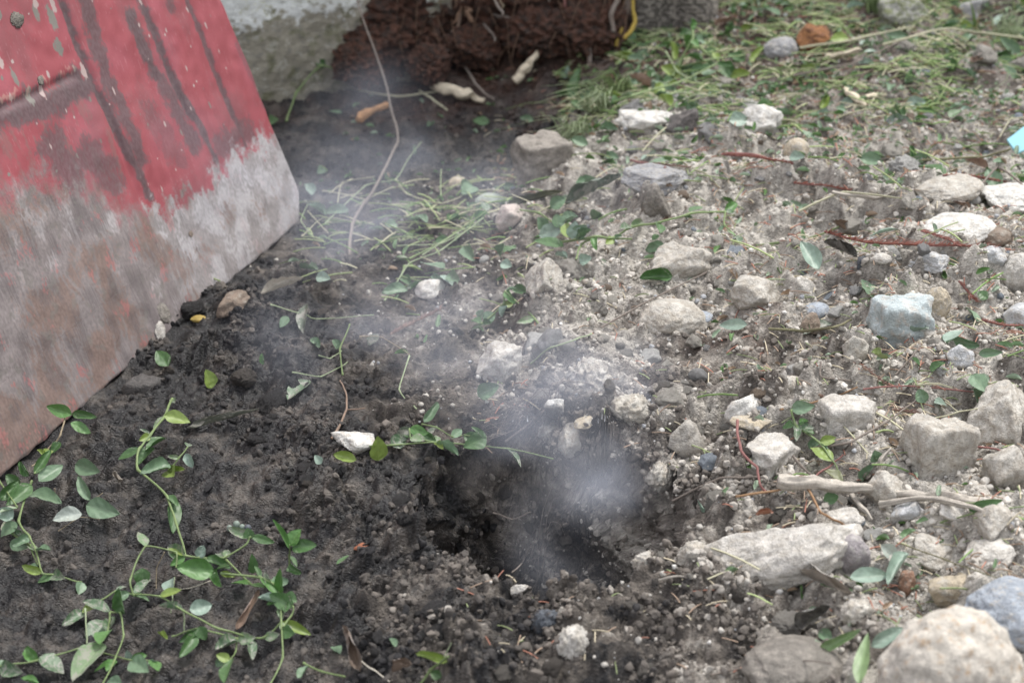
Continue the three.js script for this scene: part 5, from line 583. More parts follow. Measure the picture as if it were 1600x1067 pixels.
// leaf blades along +z from the stalk, one unit long and wide; folded on the midrib, drooping or curling
function leafGeo(seed, curlAmt) {
  const R = rng(seed * 131 + 5), nu = 8, nv = 16, pos = [], uv = [], idx = [], fold = 0.16 + R() * 0.35, droop = (R() - 0.35) * 0.45, twist = (R() - 0.5) * 0.7, peak = 0.32 + R() * 0.12, o = R() * 30;
  for (let j = 0; j <= nv; j++) for (let i = 0; i <= nu; i++) {
    const v = j / nv, u = i / nu * 2 - 1, w = (v < peak ? Math.pow(Math.sin(v / peak * Math.PI / 2), 0.75) : Math.pow(Math.cos((v - peak) / (1 - peak) * Math.PI / 2), 0.85)) * (1 - 0.06 * Math.abs(n2(v * 9 + o, u > 0 ? 3 : 7))) * 0.5 + 0.004;
    let x = u * w, y = fold * Math.abs(u) * w + 0.03 * n2(v * 4 + o, u * 2) - droop * v * v * 0.6, z = v - 0.08 * droop * v; const a = twist * (v - 0.3) + curlAmt * u * w * 3 * (0.5 + v);
    const X = x * Math.cos(a) - y * Math.sin(a); y = x * Math.sin(a) + y * Math.cos(a) + curlAmt * (0.35 * v * v + 0.12 * n2(v * 5 + o, u * 3)); x = X;
    pos.push(x, y, z); uv.push(i / nu, v);
  }
  for (let j = 0; j < nv; j++) for (let i = 0; i < nu; i++) { const a = j * (nu + 1) + i; idx.push(a, a + nu + 1, a + 1, a + 1, a + nu + 1, a + nu + 2); }
  const g = new THREE.BufferGeometry(); g.setAttribute('position', new THREE.Float32BufferAttribute(pos, 3)); g.setAttribute('uv', new THREE.Float32BufferAttribute(uv, 2)); g.setIndex(idx); g.computeVertexNormals(); return g;
}
const leafShapes = []; for (let i = 0; i < 12; i++) leafShapes.push(leafGeo(i + 1, [0, 0.2, 0.5, 0.08, 0.35][i % 5])); const deadShapes = []; for (let i = 0; i < 8; i++) deadShapes.push(leafGeo(i + 40, 0.75));
let leafN = 0;
function placeLeaf(o, bx, by, bz, tx, ty, tz, w, roll) {
  const B = V(bx, by, bz), D = V(tx, ty, tz).sub(B), L = Math.max(0.004, D.length()), Z = D.clone().divideScalar(L), up = V(0.15 * Math.sin(roll * 7), 1, 0.55 + 0.2 * Math.cos(roll * 5)).normalize(), X = up.clone().cross(Z).normalize(), Y = Z.clone().cross(X);
  const m = new THREE.Matrix4().makeBasis(X, Y, Z); o.quaternion.setFromRotationMatrix(m).multiply(new THREE.Quaternion().setFromAxisAngle(V(0, 0, 1), roll)); o.position.copy(B); o.scale.set(w * 1.12, Math.min(w * 1.2, L), L); return o;
}
for (const [bx, by, bz, tx, ty, tz, w, tone, label] of LEAVES) { const n = leafN++, o = new THREE.Mesh(leafShapes[n % 12], leafMats[tone]); put(o, 'loose_leaf', label, 'leaf'); placeLeaf(o, bx, by, bz, tx, ty, tz, w, 0.5 * Math.sin(n * 2.4)); }
for (const [bx, by, bz, tx, ty, tz, w, tone, label] of DEAD) { const n = leafN++, o = new THREE.Mesh(deadShapes[n % 8], leafMats[tone]); put(o, 'dead_leaf', label, 'leaf'); placeLeaf(o, bx, by, bz, tx, ty, tz, w, 0.3 * Math.sin(n * 2.4)); }
VINES.forEach((v, k) => {
  const o = put(new THREE.Group(), v.n, v.label, 'plant'), P0 = V(...v.s[0][2][0]); o.position.copy(P0);
  v.s.forEach(([tone, r, pts], i) => { const knots = pts.length - 1; part(tube(pts.map((p) => V(...p).sub(P0)), (t, q) => r * (tone === 'vine' ? 0.8 : 0.58) * (1 - 0.3 * t) * (1 + 0.42 * Math.exp(-Math.pow((q % 6 > 3 ? 6 - q % 6 : q % 6), 2) * 1.6)), 8, 0.1, 6, r * 0.5, k * 20 + i), stemMats[tone], 'stem', o); });
  const RV = rng(3000 + k), extra = [];
  v.s.forEach(([tone, r, pts]) => { if (tone === 'vine' && v.l.length > 3) for (let i = 0; i < pts.length; i++) for (let n = 0; n < 2; n++) if (RV() < 0.42) { const p = pts[i], a = RV() * 6.3, L = 0.013 + RV() * 0.022, X = p[0] + Math.cos(a) * L, Z = p[2] + Math.sin(a) * L; extra.push([p[0], p[1], p[2], X, Math.max(HY(X, Z) + 0.002, p[1] + (RV() - 0.6) * 0.02), Z, L * (0.35 + RV() * 0.3), ['green', 'sage', 'dusty', 'bright', 'palegreen', 'lime'][Math.floor(RV() * 6)]]); } });
  for (const [bx, by, bz, tx, ty, tz, w, tone] of [...v.l, ...extra]) { const n = leafN++, m = part(leafShapes[n % 12], leafMats[tone], 'leaf', o); placeLeaf(m, bx - P0.x, by - P0.y, bz - P0.z, tx - P0.x, ty - P0.y, tz - P0.z, w, 0.55 * Math.sin(n * 2.4)); }
});
let lastTwig = null;
TWIGS.forEach(([tone, r0, r1, pts, name, label], k) => {
  const wood = ['greywood', 'palewood', 'orangewood'].includes(tone), P0 = V(...pts[0]), sub = name[0] === '+', base = sub ? lastTwig.position : P0;
  const g = tube(pts.map((p) => V(...p).sub(base)), (t) => lerp(r0, r1, t) * (wood ? 0.85 + 0.15 * Math.sin(t * 9 + k) : 1), wood ? 16 : 7, wood ? 0.42 : 0.16, 8, r0 * (wood ? 0.5 : 0.7), k + 100);
  if (sub) return part(g, stemMats[tone], 'fork', lastTwig);
  const o = new THREE.Mesh(g, stemMats[tone]); put(o, name, label, /chip|chunk/.test(name) ? 'wood' : 'twig'); o.position.copy(P0); lastTwig = o;
});
// fir sprigs: a woody axis with short flat needles all along
SPRIGS.forEach(([pts, len, label], k) => {
  const R = rng(700 + k), P0 = V(...pts[0]), P = pts.map((p) => V(...p).sub(P0)), o = put(new THREE.Group(), 'fir_sprig', label, 'sprig'); o.position.copy(P0);
  const c = new THREE.CatmullRomCurve3(P), L = c.getLength(), pale = /grey|faded|dull/.test(label);
  part(tube(P, (t) => 0.0016 * (1 - 0.6 * t), 6, 0.2, 6, 0.001, k + 300), stemMats[pale ? 'browntwig' : 'redtwig'], 'axis', o);
  const N = Math.round(L / 0.0011), gs = [];
  for (let i = 0; i < N; i++) { const t = (i + R()) / N, p = c.getPointAt(t), T = c.getTangentAt(t), a = R() * 6.3, s = V(Math.cos(a), Math.abs(Math.sin(a)) * 0.7, Math.sin(a)), d = T.clone().multiplyScalar(0.9).addScaledVector(s.addScaledVector(T, -s.dot(T)).normalize(), 0.55 + 0.3 * R()).normalize(), q = p.clone().addScaledVector(d, len * (0.5 + 0.7 * R())); q.y = Math.max(q.y, p.y - 0.004); gs.push(tube([p, p.clone().lerp(q, 0.5).add(V(0, 0.0006, 0)), q], (u) => 0.0007 * (1.2 - u), 4, 0, 1)); }
  part(mergeGeometries(gs), new THREE.MeshStandardMaterial({ color: pale ? LIN(0.24, 0.15, 0.12) : [LIN(0.30, 0.12, 0.09), LIN(0.34, 0.15, 0.12), LIN(0.24, 0.09, 0.065)][k % 3], roughness: 0.8 }), 'needles', o).userData.kind = 'stuff';
});
// ---------- the machine's red blade ----------
{
  const E0 = V(-0.6357, -0.01, 0.3338), e = V(0.3677, 0.0131, -0.9299).normalize(), v = V(-0.2919, 0.951, -0.1021).normalize(), n = e.clone().cross(v).normalize();
  const U0 = -0.45, U1 = 0.826, VT = 0.8, TW = 1024, TH = 640, SPAN = U1 - U0;
  const bound = [[-0.45, 0.36], [0.0, 0.345], [0.203, 0.31], [0.264, 0.298], [0.334, 0.274], [0.406, 0.196], [0.504, 0.155], [0.63, 0.153], [0.722, 0.162], [0.801, 0.155], [0.83, 0.15]];
  const vb = (u) => { for (let i = 0; i < bound.length - 1; i++) if (u <= bound[i + 1][0]) return lerp(bound[i][1], bound[i + 1][1], clamp((u - bound[i][0]) / (bound[i + 1][0] - bound[i][0]), 0, 1)); return 0.15; };
  const segs = [   // grime rubbed into the paint: polyline, half width, strength
    [[[0.494, 0.6], [0.494, 0.467], [0.477, 0.361], [0.478, 0.24]], 0.016, 0.95], [[[0.578, 0.42], [0.583, 0.325]], 0.012, 1], [[[0.611, 0.5], [0.614, 0.303], [0.645, 0.17]], 0.008, 1], [[[0.592, 0.31], [0.606, 0.21]], 0.016, 0.9],
    [[[0.723, 0.5], [0.722, 0.285], [0.73, 0.16]], 0.006, 0.9], [[[0.45, 0.6], [0.446, 0.348], [0.47, 0.18]], 0.007, 1], [[[0.1, 0.41], [0.256, 0.386], [0.36, 0.368], [0.425, 0.37]], 0.022, 1], [[[0.326, 0.32], [0.335, 0.27]], 0.03, 0.85], [[[0.38, 0.28], [0.41, 0.24]], 0.026, 0.8],
    [[[0.662, 0.185], [0.75, 0.175]], 0.018, 0.75], [[[0.54, 0.28], [0.56, 0.2]], 0.02, 0.5], [[[0.68, 0.44], [0.675, 0.4]], 0.01, 0.8], [[[0.8, 0.3], [0.815, 0.2]], 0.008, 0.5], [[[0.15, 0.46], [0.2, 0.5]], 0.02, 0.6],
  ];
  const segD = (P, x, y) => { let m = 9; for (let i = 0; i < P.length - 1; i++) { const ax = P[i][0], ay = P[i][1], bx = P[i + 1][0] - ax, by = P[i + 1][1] - ay, t = clamp(((x - ax) * bx + (y - ay) * by) / (bx * bx + by * by), 0, 1); m = Math.min(m, Math.hypot(x - ax - bx * t, y - ay - by * t)); } return m; };
  const R = rng(404), chips = []; for (let i = 0; i < 150; i++) { const big = i < 34; chips.push([big ? 0.2 + R() * 0.25 : R() * 0.83, big ? 0.38 + R() * 0.14 : 0.14 + R() * 0.4, big ? 0.0025 + R() * 0.005 : 0.0008 + R() * 0.0016, R() < 0.6, 0.5 + R() * 1.6]); }
  const drips = []; for (let i = 0; i < 90; i++) drips.push([R() * 1.3 - 0.45, R(), 0.5 + R()]);
  const paint = (u, w, c) => {
    const f = n2(u * 30, w * 30), fine = n2(u * 160, w * 90), str = n2(u * 55 + 0.9 * n2(u * 9, w * 9), w * 9), str2 = n2(u * 260, w * 16 + 9), b = vb(u) + 0.020 * n2(u * 15 + 4, w * 15) + 0.010 * n2(u * 42, w * 42) + 0.006 * n2(u * 110, w * 110) + 0.004 * n2(u * 240, w * 240);
    const dirty = 0.35 * sst(n2(u * 7 + 2, w * 5 + 70) + 0.4 * n2(u * 30, w * 9) + 0.3 * fine, -0.1, 0.9), red = [lerp(0.315 + 0.03 * f, 0.2, dirty), lerp(0.074 + 0.01 * f, 0.1, dirty), lerp(0.087 + 0.012 * f, 0.105, dirty)], q = sst(b - w + 0.012 * n2(u * 60, w * 30) + 0.008 * n2(u * 300, w * 200), u > 0.45 ? -0.01 : -0.02, u > 0.45 ? 0.014 : 0.04), mott = n2(u * 14 + 7, w * 14);
    // paint: faded lighter blotches, fine scuffs
    const fade = 0.10 * sst(n2(u * 6, w * 6 + 3), 0, 0.8), scuff = sst(str2 + 0.5 * fine, 0.75, 1.1) * 0.25;
    for (let k = 0; k < 3; k++) c[k] = red[k] + fade * [0.2, 0.14, 0.2][k] + scuff * [0.25, 0.2, 0.2][k];
    if (u < 0.45 && w < 0.385 && w > 0.15) { const k = sst(n2(u * 50, w * 12 + 20) + 0.3 * fine, 0.1, 0.7) * 0.5; c[0] = lerp(c[0], 0.22, k); c[1] = lerp(c[1], 0.13, k); c[2] = lerp(c[2], 0.12, k); }
    let g = 0; for (const [P, hw, s] of segs) { const d = segD(P, u, w) / hw; if (d < 1.9) g = Math.max(g, s * sst(1.35 - d + 0.45 * f + 0.3 * fine + 0.25 * str, 0, 0.8)); }
    const gr = [0.10, 0.078, 0.082]; for (let k = 0; k < 3; k++) c[k] = lerp(c[k], gr[k] * (1 + 0.25 * fine), g * 0.88);
    for (const [cu, cw, r, pale, el] of chips) { const du = (u - cu) / r, dw = (w - cw) / (r * el * 1.5), d = du * du + dw * dw; if (d < 2) { const k = sst(1.2 - d + 0.5 * fine, 0, 0.5); for (let m = 0; m < 3; m++) c[m] = lerp(c[m], pale ? [0.42, 0.33, 0.31][m] : [0.2, 0.185, 0.165][m], k); } }
    // a pink, frayed rim where the coat has peeled above the grime band
    const pe = Math.abs(w - (0.408 - 0.06 * (u - 0.2) + 0.006 * n2(u * 33, 2) + 0.003 * n2(u * 120, 5))); if (u < 0.43 && u > 0.2 && pe < 0.006) { const k = sst(0.006 - pe + 0.003 * fine, 0, 0.004) * sst(n2(u * 24, 9) + 0.5 * fine, -0.2, 0.5) * 0.5; c[0] = lerp(c[0], 0.5, k); c[1] = lerp(c[1], 0.3, k); c[2] = lerp(c[2], 0.25, k); }
    if (q > 0) {   // scoured steel below: dried clay, bare primer, rust
      const clay = u > 0.45 ? [0.27, 0.245, 0.24] : [0.225, 0.195, 0.19], prim = u > 0.45 ? [0.40, 0.38, 0.385] : [0.36, 0.335, 0.335], rust = [0.185, 0.122, 0.098], dark = [0.105, 0.088, 0.088], o = [0, 0, 0];
      let k1 = sst(0.35 * str + 0.9 * mott + 0.25 * fine + sst(u, 0.38, 0.6) * 0.6 - Math.max(0, b - w - 0.08) * 5, -0.05, 0.8), k2 = sst(n2(u * 8 + 30, w * 8) + 0.4 * fine + 0.5 * str + sst(0.2 - w, 0, 0.12) * 0.6 * sst(0.6 - u, 0, 0.35) - (u > 0.5 ? 0.25 : 0), 0.15, 0.85), k3 = sst(n2(u * 20 + 60, w * 11) + 0.5 * str2 + 0.3 * fine - sst(u, 0.35, 0.55) * 0.5, 0.1, 0.7), k4 = sst(n2(u * 17 + 90, w * 13 + 5) + 0.35 * fine + 0.3 * str, 0.62, 0.95);
      for (let k = 0; k < 3; k++) { let x = lerp(clay[k], prim[k], k1 * 0.85); x = lerp(x, rust[k], k2 * 0.75); x = lerp(x, dark[k], k3 * 0.65); x = lerp(x, [0.36, 0.12, 0.115][k], k4 * 0.45 * (u < 0.5 ? 1 : 0.2)); o[k] = x * (1 + 0.16 * fine + 0.08 * str2); c[k] = lerp(c[k], o[k], q); }
      // wet earth splashed over the lower left part
      const e2 = sst(n2(u * 26 + 15, w * 20 + 44) + 0.5 * n2(u * 70, w * 60), 0.55, 0.8) * 0.55; for (let k = 0; k < 3; k++) c[k] = lerp(c[k], [0.17, 0.155, 0.14][k], e2 * q * (u < 0.45 ? 1 : 0.3));
    }
  };
  const map = tex(TW, TH, (x, y, c) => paint(U0 + (x + 0.5) / TW * SPAN, (y + 0.5) / TH * VT, c), true, THREE.ClampToEdgeWrapping);
  const bump = tex(TW, TH, (x, y, c) => { const u = U0 + (x + 0.5) / TW * SPAN, w = (y + 0.5) / TH * VT, low = sst(vb(u) - w, -0.01, 0.02); c[0] = c[1] = c[2] = clamp(0.5 + 0.14 * n2(u * 90, w * 14) + (0.06 + 0.1 * low) * n2(u * 190, w * 170) + 0.16 * low * n2(u * 34, w * 24), 0, 1); }, false, THREE.ClampToEdgeWrapping);
  const steel = new THREE.MeshStandardMaterial({ map, bumpMap: bump, bumpScale: 0.0008, roughness: 0.58, metalness: 0 });
  const rawMat = new THREE.MeshStandardMaterial({ color: LIN(0.24, 0.2, 0.185), map: stoneMap, bumpMap: stoneBump, bumpScale: 0.002, roughness: 0.7 });
  const blade = put(new THREE.Group(), 'machine_blade', 'red painted steel machine blade with scoured grey lower edge leaning over the mud', 'machine blade');
  blade.position.copy(E0); blade.quaternion.setFromRotationMatrix(new THREE.Matrix4().makeBasis(e, v, n));
  // outline: right edge leans in a little, its lower corner is cut off; the face has pressed ribs and dents
  const right = (w) => w < 0.039 ? lerp(0.796, 0.826, w / 0.039) : lerp(0.827, 0.8, (w - 0.039) / 0.34);
  const relief = (u, w) => { let h = 0.0025 * n2(u * 5, w * 5) + 0.0008 * n2(u * 22, w * 22); for (const [c, s] of [[0.448, 1], [0.614, 0.8], [0.723, 0.7]]) { const du = u - c - 0.02 * (0.35 - w) * (w < 0.35 ? 0.4 : 0); h += sst(w, 0.16, 0.26) * s * (-0.0035 * Math.exp(-du * du / 0.00002) + 0.003 * sst(du, 0, 0.012) * (1 - sst(du, 0.02, 0.09))); } h += -0.004 * Math.exp(-Math.pow((w - (0.397 - 0.06 * (u - 0.2))) / 0.006, 2)) * sst(0.43 - u, 0, 0.02); return h + 0.0022 * sst(vb(u) - w, -0.02, 0.01) * -0.4; };
  const sheet = (u0, u1f, w0, w1, nu, nw, off, thick, name, mat, seam) => {
    const pos = [], uv = [], idx = [], W = nu + 1;
    for (let j = 0; j <= nw; j++) for (let i = 0; i <= nu; i++) { const w = lerp(w0, w1, j / nw), u = lerp(u0, u1f(w), i / nu), edge = Math.min(i, nu - i, seam === 1 ? 9 : j, seam === 2 ? 9 : nw - j) === 0 ? 0.0015 : 0; pos.push(u, w + (j === 0 && seam === 2 ? 0.0015 * n2(u * 23, 1) + 0.0006 * n2(u * 90, 4) : 0), off + relief(u, w) - edge); uv.push((u - U0) / SPAN, w / VT); }
    const F = pos.length / 3;
    for (let k = 0; k < F; k++) { pos.push(pos[k * 3], pos[k * 3 + 1], off - thick); uv.push(uv[k * 2], uv[k * 2 + 1]); }
    for (let j = 0; j < nw; j++) for (let i = 0; i < nu; i++) { const a = j * W + i, b = a + 1, d = a + W, f = d + 1; idx.push(a, b, d, b, f, d, F + a, F + d, F + b, F + b, F + d, F + f); }
    const rim = (a, b) => { const c = pos.length / 3; for (const k of [a, F + a, b, F + b]) { pos.push(pos[k * 3], pos[k * 3 + 1], pos[k * 3 + 2]); uv.push(uv[k * 2], uv[k * 2 + 1]); } idx.push(c, c + 1, c + 2, c + 2, c + 1, c + 3); };
    for (let i = 0; i < nu; i++) { rim(i, i + 1); rim(nw * W + i + 1, nw * W + i); } for (let j = 0; j < nw; j++) { rim((j + 1) * W, j * W); rim(j * W + nu, (j + 1) * W + nu); }
    let g = new THREE.BufferGeometry(); g.setAttribute('position', new THREE.Float32BufferAttribute(pos, 3)); g.setAttribute('uv', new THREE.Float32BufferAttribute(uv, 2)); g.setIndex(idx); g.computeVertexNormals();
    return part(g, mat, name, blade);
  };
  sheet(U0, right, 0.0972, VT, 320, 200, 0, 0.014, 'face_plate', steel, 1);
  sheet(U0, right, 0, 0.097, 320, 40, 0.0003, 0.02, 'cutting_edge', steel, 2).userData.label = 'scoured grey brown cutting edge';
  const sg = new THREE.BoxGeometry(0.012, 0.72, 0.2, 1, 8, 4); sg.translate(0.79, 0.44, -0.118); part(sg, rawMat, 'side_plate', blade);
  for (const u of [0.1, 0.5]) { const b = new THREE.BoxGeometry(0.016, 0.6, 0.09); b.translate(u, 0.42, -0.062); part(b, rawMat, 'stiffener', blade); }
  // clay stuck on it
  const clods = [[0.352, 0.484, 0.011, 'moist'], [0.349, 0.401, 0.006, 'moist'], [0.399, 0.03, 0.014, 'greybrown'], [0.527, 0.098, 0.005, 'brown'], [0.377, 0.012, 0.012, 'pale']];
  clods.forEach(([u, w, s, t], i) => { const m = part(stoneGeo(820 + i, 'c', s, s * 0.8, s * 0.2, 7, t), stoneMat, 'stuck_clay', blade); m.position.set(u, w, relief(u, w) + s * 0.08); m.rotation.z = i; });
}

// ---------- the mossy wall ----------
{
  const W = 1.25, H = 0.62, D = 0.22, nu = 260, nw = 130, A = V(-0.135, -0.08, -1.15), dir = V(-0.927, 0, 0.375), wall = put(new THREE.Group(), 'garden_wall', 'low mossy concrete wall with white painted upper part behind the blade', 'wall');
  wall.position.copy(A); wall.rotation.y = Math.atan2(-dir.z, dir.x) + Math.PI;
  const map = tex(1024, 512, (x, y, c) => {
    const u = x / 1024 * W, w = y / 512 * H, f = n2(u * 130, w * 130), m = n2(u * 16, w * 16), l = n2(u * 45 + 3, w * 45), base = [0.30, 0.28, 0.225], moss = [0.165, 0.165, 0.1], pale = [0.42, 0.41, 0.36], white = [0.66, 0.68, 0.66], km = sst(m + 0.5 * l + 0.3 * f, 0.1, 0.8), kp = sst(n2(u * 26 + 60, w * 26) + 0.6 * f, 0.35, 0.9), kw = sst(w - 0.215 - 0.02 * n2(u * 14, 3) - 0.02 * l - 0.012 * f, 0, 0.02), kd = sst(n2(u * 30, w * 30 + 80) + 0.5 * f, 0.5, 0.9);
    for (let k = 0; k < 3; k++) { let v = lerp(base[k], moss[k], km * 0.85); v = lerp(v, pale[k], kp * 0.6); let q = lerp(white[k], moss[k] * 2.2, sst(m + 0.6 * f, 0.5, 1) * 0.6); v = lerp(v, q, kw); v = lerp(v, 0.11, kd * 0.5 * (1 - kw)); c[k] = v * (1 + 0.12 * f); }
  }, true, THREE.ClampToEdgeWrapping);
  const g = new THREE.BoxGeometry(W, H, D, nu, nw, 6), p = g.attributes.position, uv = g.attributes.uv;
  for (let i = 0; i < p.count; i++) { const x = p.getX(i), y = p.getY(i), z = p.getZ(i); uv.setXY(i, x / W + 0.5, y / H + 0.5); p.setZ(i, z + (z > 0.1 ? 1 : 0.2) * (0.006 * n2(x * 6, y * 6) + 0.0016 * n2(x * 34, y * 34) + 0.001 * n2(x * 110, y * 110))); if (x > W / 2 - 0.001) p.setX(i, x + 0.035 * n2(y * 7, z * 7) + 0.012 * n2(y * 25, z * 25)); }
  g.computeVertexNormals(); g.translate(-W / 2, H / 2, -D / 2);
  part(g, new THREE.MeshStandardMaterial({ map, bumpMap: soilBump, bumpScale: 0.0015, roughness: 0.95 }), 'wall_body', wall);
}

// ---------- stump with its torn root ball, trunk behind ----------
const barkMap = tex(512, 512, (x, y, c) => { const r = Math.abs(((grainB[y * 512 + x] - 0.5) * 0.25 + x / 512 * 9 + (grainB[(y >> 1) * 512 + (x >> 2)] - 0.5) * 4) % 1 - 0.5) * 2, g = grainB[y * 512 + x], s = 0.35 + 0.65 * sst(r, 0.1, 0.7); c[0] = s * (0.75 + g * 0.4) ; c[1] = s * (0.73 + g * 0.4); c[2] = s * (0.7 + g * 0.4); }, true);
function trunkGeo(r0, r1, H, seed, flare) {
  const nu = 80, nw = 60, pos = [], uv = [], idx = [];
  for (let j = 0; j <= nw; j++) for (let i = 0; i <= nu; i++) { const w = j / nw, a = i / nu * Math.PI * 2, y = w * H, r = lerp(r0, r1, Math.pow(w, 0.6)) * (1 + flare * Math.exp(-w * 7) * (0.5 + 0.5 * Math.cos(a * 5 + seed)) + 0.07 * n3(Math.cos(a) * 2 + seed, Math.sin(a) * 2, y * 3) + 0.035 * Math.abs(n3(Math.cos(a) * 9, Math.sin(a) * 9, y * 5 + seed))); pos.push(Math.cos(a) * r, y, Math.sin(a) * r); uv.push(i / nu * 3, y / 0.25); }
  for (let j = 0; j < nw; j++) for (let i = 0; i < nu; i++) { const a = j * (nu + 1) + i; idx.push(a, a + nu + 1, a + 1, a + 1, a + nu + 1, a + nu + 2); }
  const c = pos.length / 3; pos.push(0, H, 0); uv.push(0, 0); for (let i = 0; i < nu; i++) idx.push(c, nw * (nu + 1) + i + 1, nw * (nu + 1) + i);
  const g = new THREE.BufferGeometry(); g.setAttribute('position', new THREE.Float32BufferAttribute(pos, 3)); g.setAttribute('uv', new THREE.Float32BufferAttribute(uv, 2)); g.setIndex(idx); g.computeVertexNormals(); return g;
}
{
  const R = rng(515), o = put(new THREE.Group(), 'tree_stump', 'torn out tree stump with red brown crumbling root ball', 'stump'); o.position.set(0.0, 0.02, -1.475);
  const bark = new THREE.MeshStandardMaterial({ color: LIN(0.2, 0.14, 0.1), map: barkMap, bumpMap: barkMap, bumpScale: 0.006, roughness: 0.92 });
  part(trunkGeo(0.2, 0.15, 0.42, 2, 0.35), bark, 'trunk', o);
  const balls = [[-0.02, 0.11, 0.24, 0.09, 0.07], [-0.12, 0.07, 0.22, 0.08, 0.06], [0.1, 0.12, 0.2, 0.1, 0.09], [-0.05, 0.18, 0.14, 0.11, 0.08], [0.15, 0.06, 0.32, 0.06, 0.045], [-0.19, 0.05, 0.3, 0.05, 0.04], [0.03, 0.22, 0.16, 0.09, 0.06], [0.05, 0.06, 0.34, 0.05, 0.035], [-0.08, 0.03, 0.35, 0.045, 0.03], [0.2, 0.16, 0.2, 0.07, 0.06], [-0.2, 0.13, 0.16, 0.07, 0.06], [-0.27, 0.04, 0.36, 0.06, 0.045], [-0.3, 0.02, 0.43, 0.04, 0.03], [-0.24, 0.11, 0.32, 0.055, 0.05], [-0.16, 0.02, 0.42, 0.035, 0.025]];
  balls.forEach(([x, y, z, r, h], i) => { const m = part(stoneGeo(860 + i, 'c', r * 1.3, h * 1.35, r * 1.1, 24, 'redsoil'), stoneMat, 'root_soil', o); m.position.set(x, y, z); m.rotation.y = i * 1.7; });
  for (let i = 0; i < 44; i++) {   // roots wander over the torn face, thick ones break off short
    const x0 = (R() - 0.5) * 0.46, y0 = 0.06 + R() * 0.2, z0 = 0.2 + R() * 0.12, th = 0.002 + R() * R() * 0.011, P = [V(x0 * 0.7, y0, z0 - 0.1), V(x0, y0, z0)]; let d = V((R() - 0.5) * 2, (R() - 0.6) * 1.1, 0.2 + R() * 0.6).normalize();
    const n = 3 + Math.floor(R() * 4); for (let k = 0; k < n; k++) { d.add(V((R() - 0.5) * 1.3, (R() - 0.62) * 0.9, (R() - 0.5) * 0.7)).normalize(); const q = P[P.length - 1].clone().addScaledVector(d, 0.025 + R() * 0.025); q.y = Math.max(q.y, 0.0); q.z = clamp(q.z, 0.16, 0.46); P.push(q); }
    part(tube(P, (t) => th * (1 - 0.6 * t), 8, 0.3, 5, 0.004, i + 900), stemMats[R() < 0.2 ? 'bark' : R() < 0.15 ? 'dry' : R() < 0.2 ? 'greywood' : 'root'], 'root', o);
  }
  const hairs = []; for (let i = 0; i < 170; i++) { const x = (R() - 0.5) * 0.5, z = 0.2 + R() * 0.2, y = 0.04 + R() * 0.16, q = V(x + (R() - 0.5) * 0.07, y - R() * 0.08, z + 0.02 + R() * 0.06); hairs.push(tube([V(x, y, z), V((x + q.x) / 2 + (R() - 0.5) * 0.02, (y + q.y) / 2, (z + q.z) / 2 + 0.012), q], (t) => 0.0012 * (1.1 - t), 4, 0, 4)); }
  part(mergeGeometries(hairs), stemMats.root, 'root_hairs', o).userData.kind = 'stuff';
}
{
  const bark = new THREE.MeshStandardMaterial({ color: LIN(0.27, 0.25, 0.225), map: barkMap, bumpMap: barkMap, bumpScale: 0.008, roughness: 0.95 });
  for (const [x, z, r, H, lab, s] of [[0.33, -1.3, 0.1, 3.2, 'grey brown tree trunk rising behind the yellow stems', 7], [0.52, -1.66, 0.1, 3.0, 'dark tree trunk standing behind the cut grass', 9]]) {
    const o = put(new THREE.Group(), 'tree', lab, 'tree'); o.position.set(x, HY(x, z) - 0.03, z); part(trunkGeo(r, r * 0.7, H, s, 0.55), bark, 'trunk', o);
    const R = rng(s), gs = []; for (let i = 0; i < 700; i++) { const a = R() * 6.3, b = Math.acos(2 * R() - 1), d = 0.55 * Math.cbrt(R()), L = 0.05 + R() * 0.03, m = new THREE.Object3D(); m.position.set(Math.sin(b) * Math.cos(a) * d, H + 0.35 + Math.cos(b) * d * 0.8, Math.sin(b) * Math.sin(a) * d - 0.9); m.rotation.set(R() * 6, R() * 6, R() * 6); m.scale.set(L * 0.5, L * 0.5, L); m.updateMatrix(); gs.push(leafShapes[i % 12].clone().applyMatrix4(m.matrix)); }
    part(mergeGeometries(gs), leafMats.green, 'crown', o);
    for (let i = 0; i < 5; i++) { const a = i * 1.3; part(tube([V(0, H - 0.1, 0), V(Math.cos(a) * 0.15, H + 0.15, Math.sin(a) * 0.15 - 0.35), V(Math.cos(a) * 0.4, H + 0.45, Math.sin(a) * 0.4 - 0.9)], (t) => 0.03 * (1 - 0.8 * t), 8, 0.1, 6, 0.01, i + 40 * s), bark, 'limb', o); }
  }
}

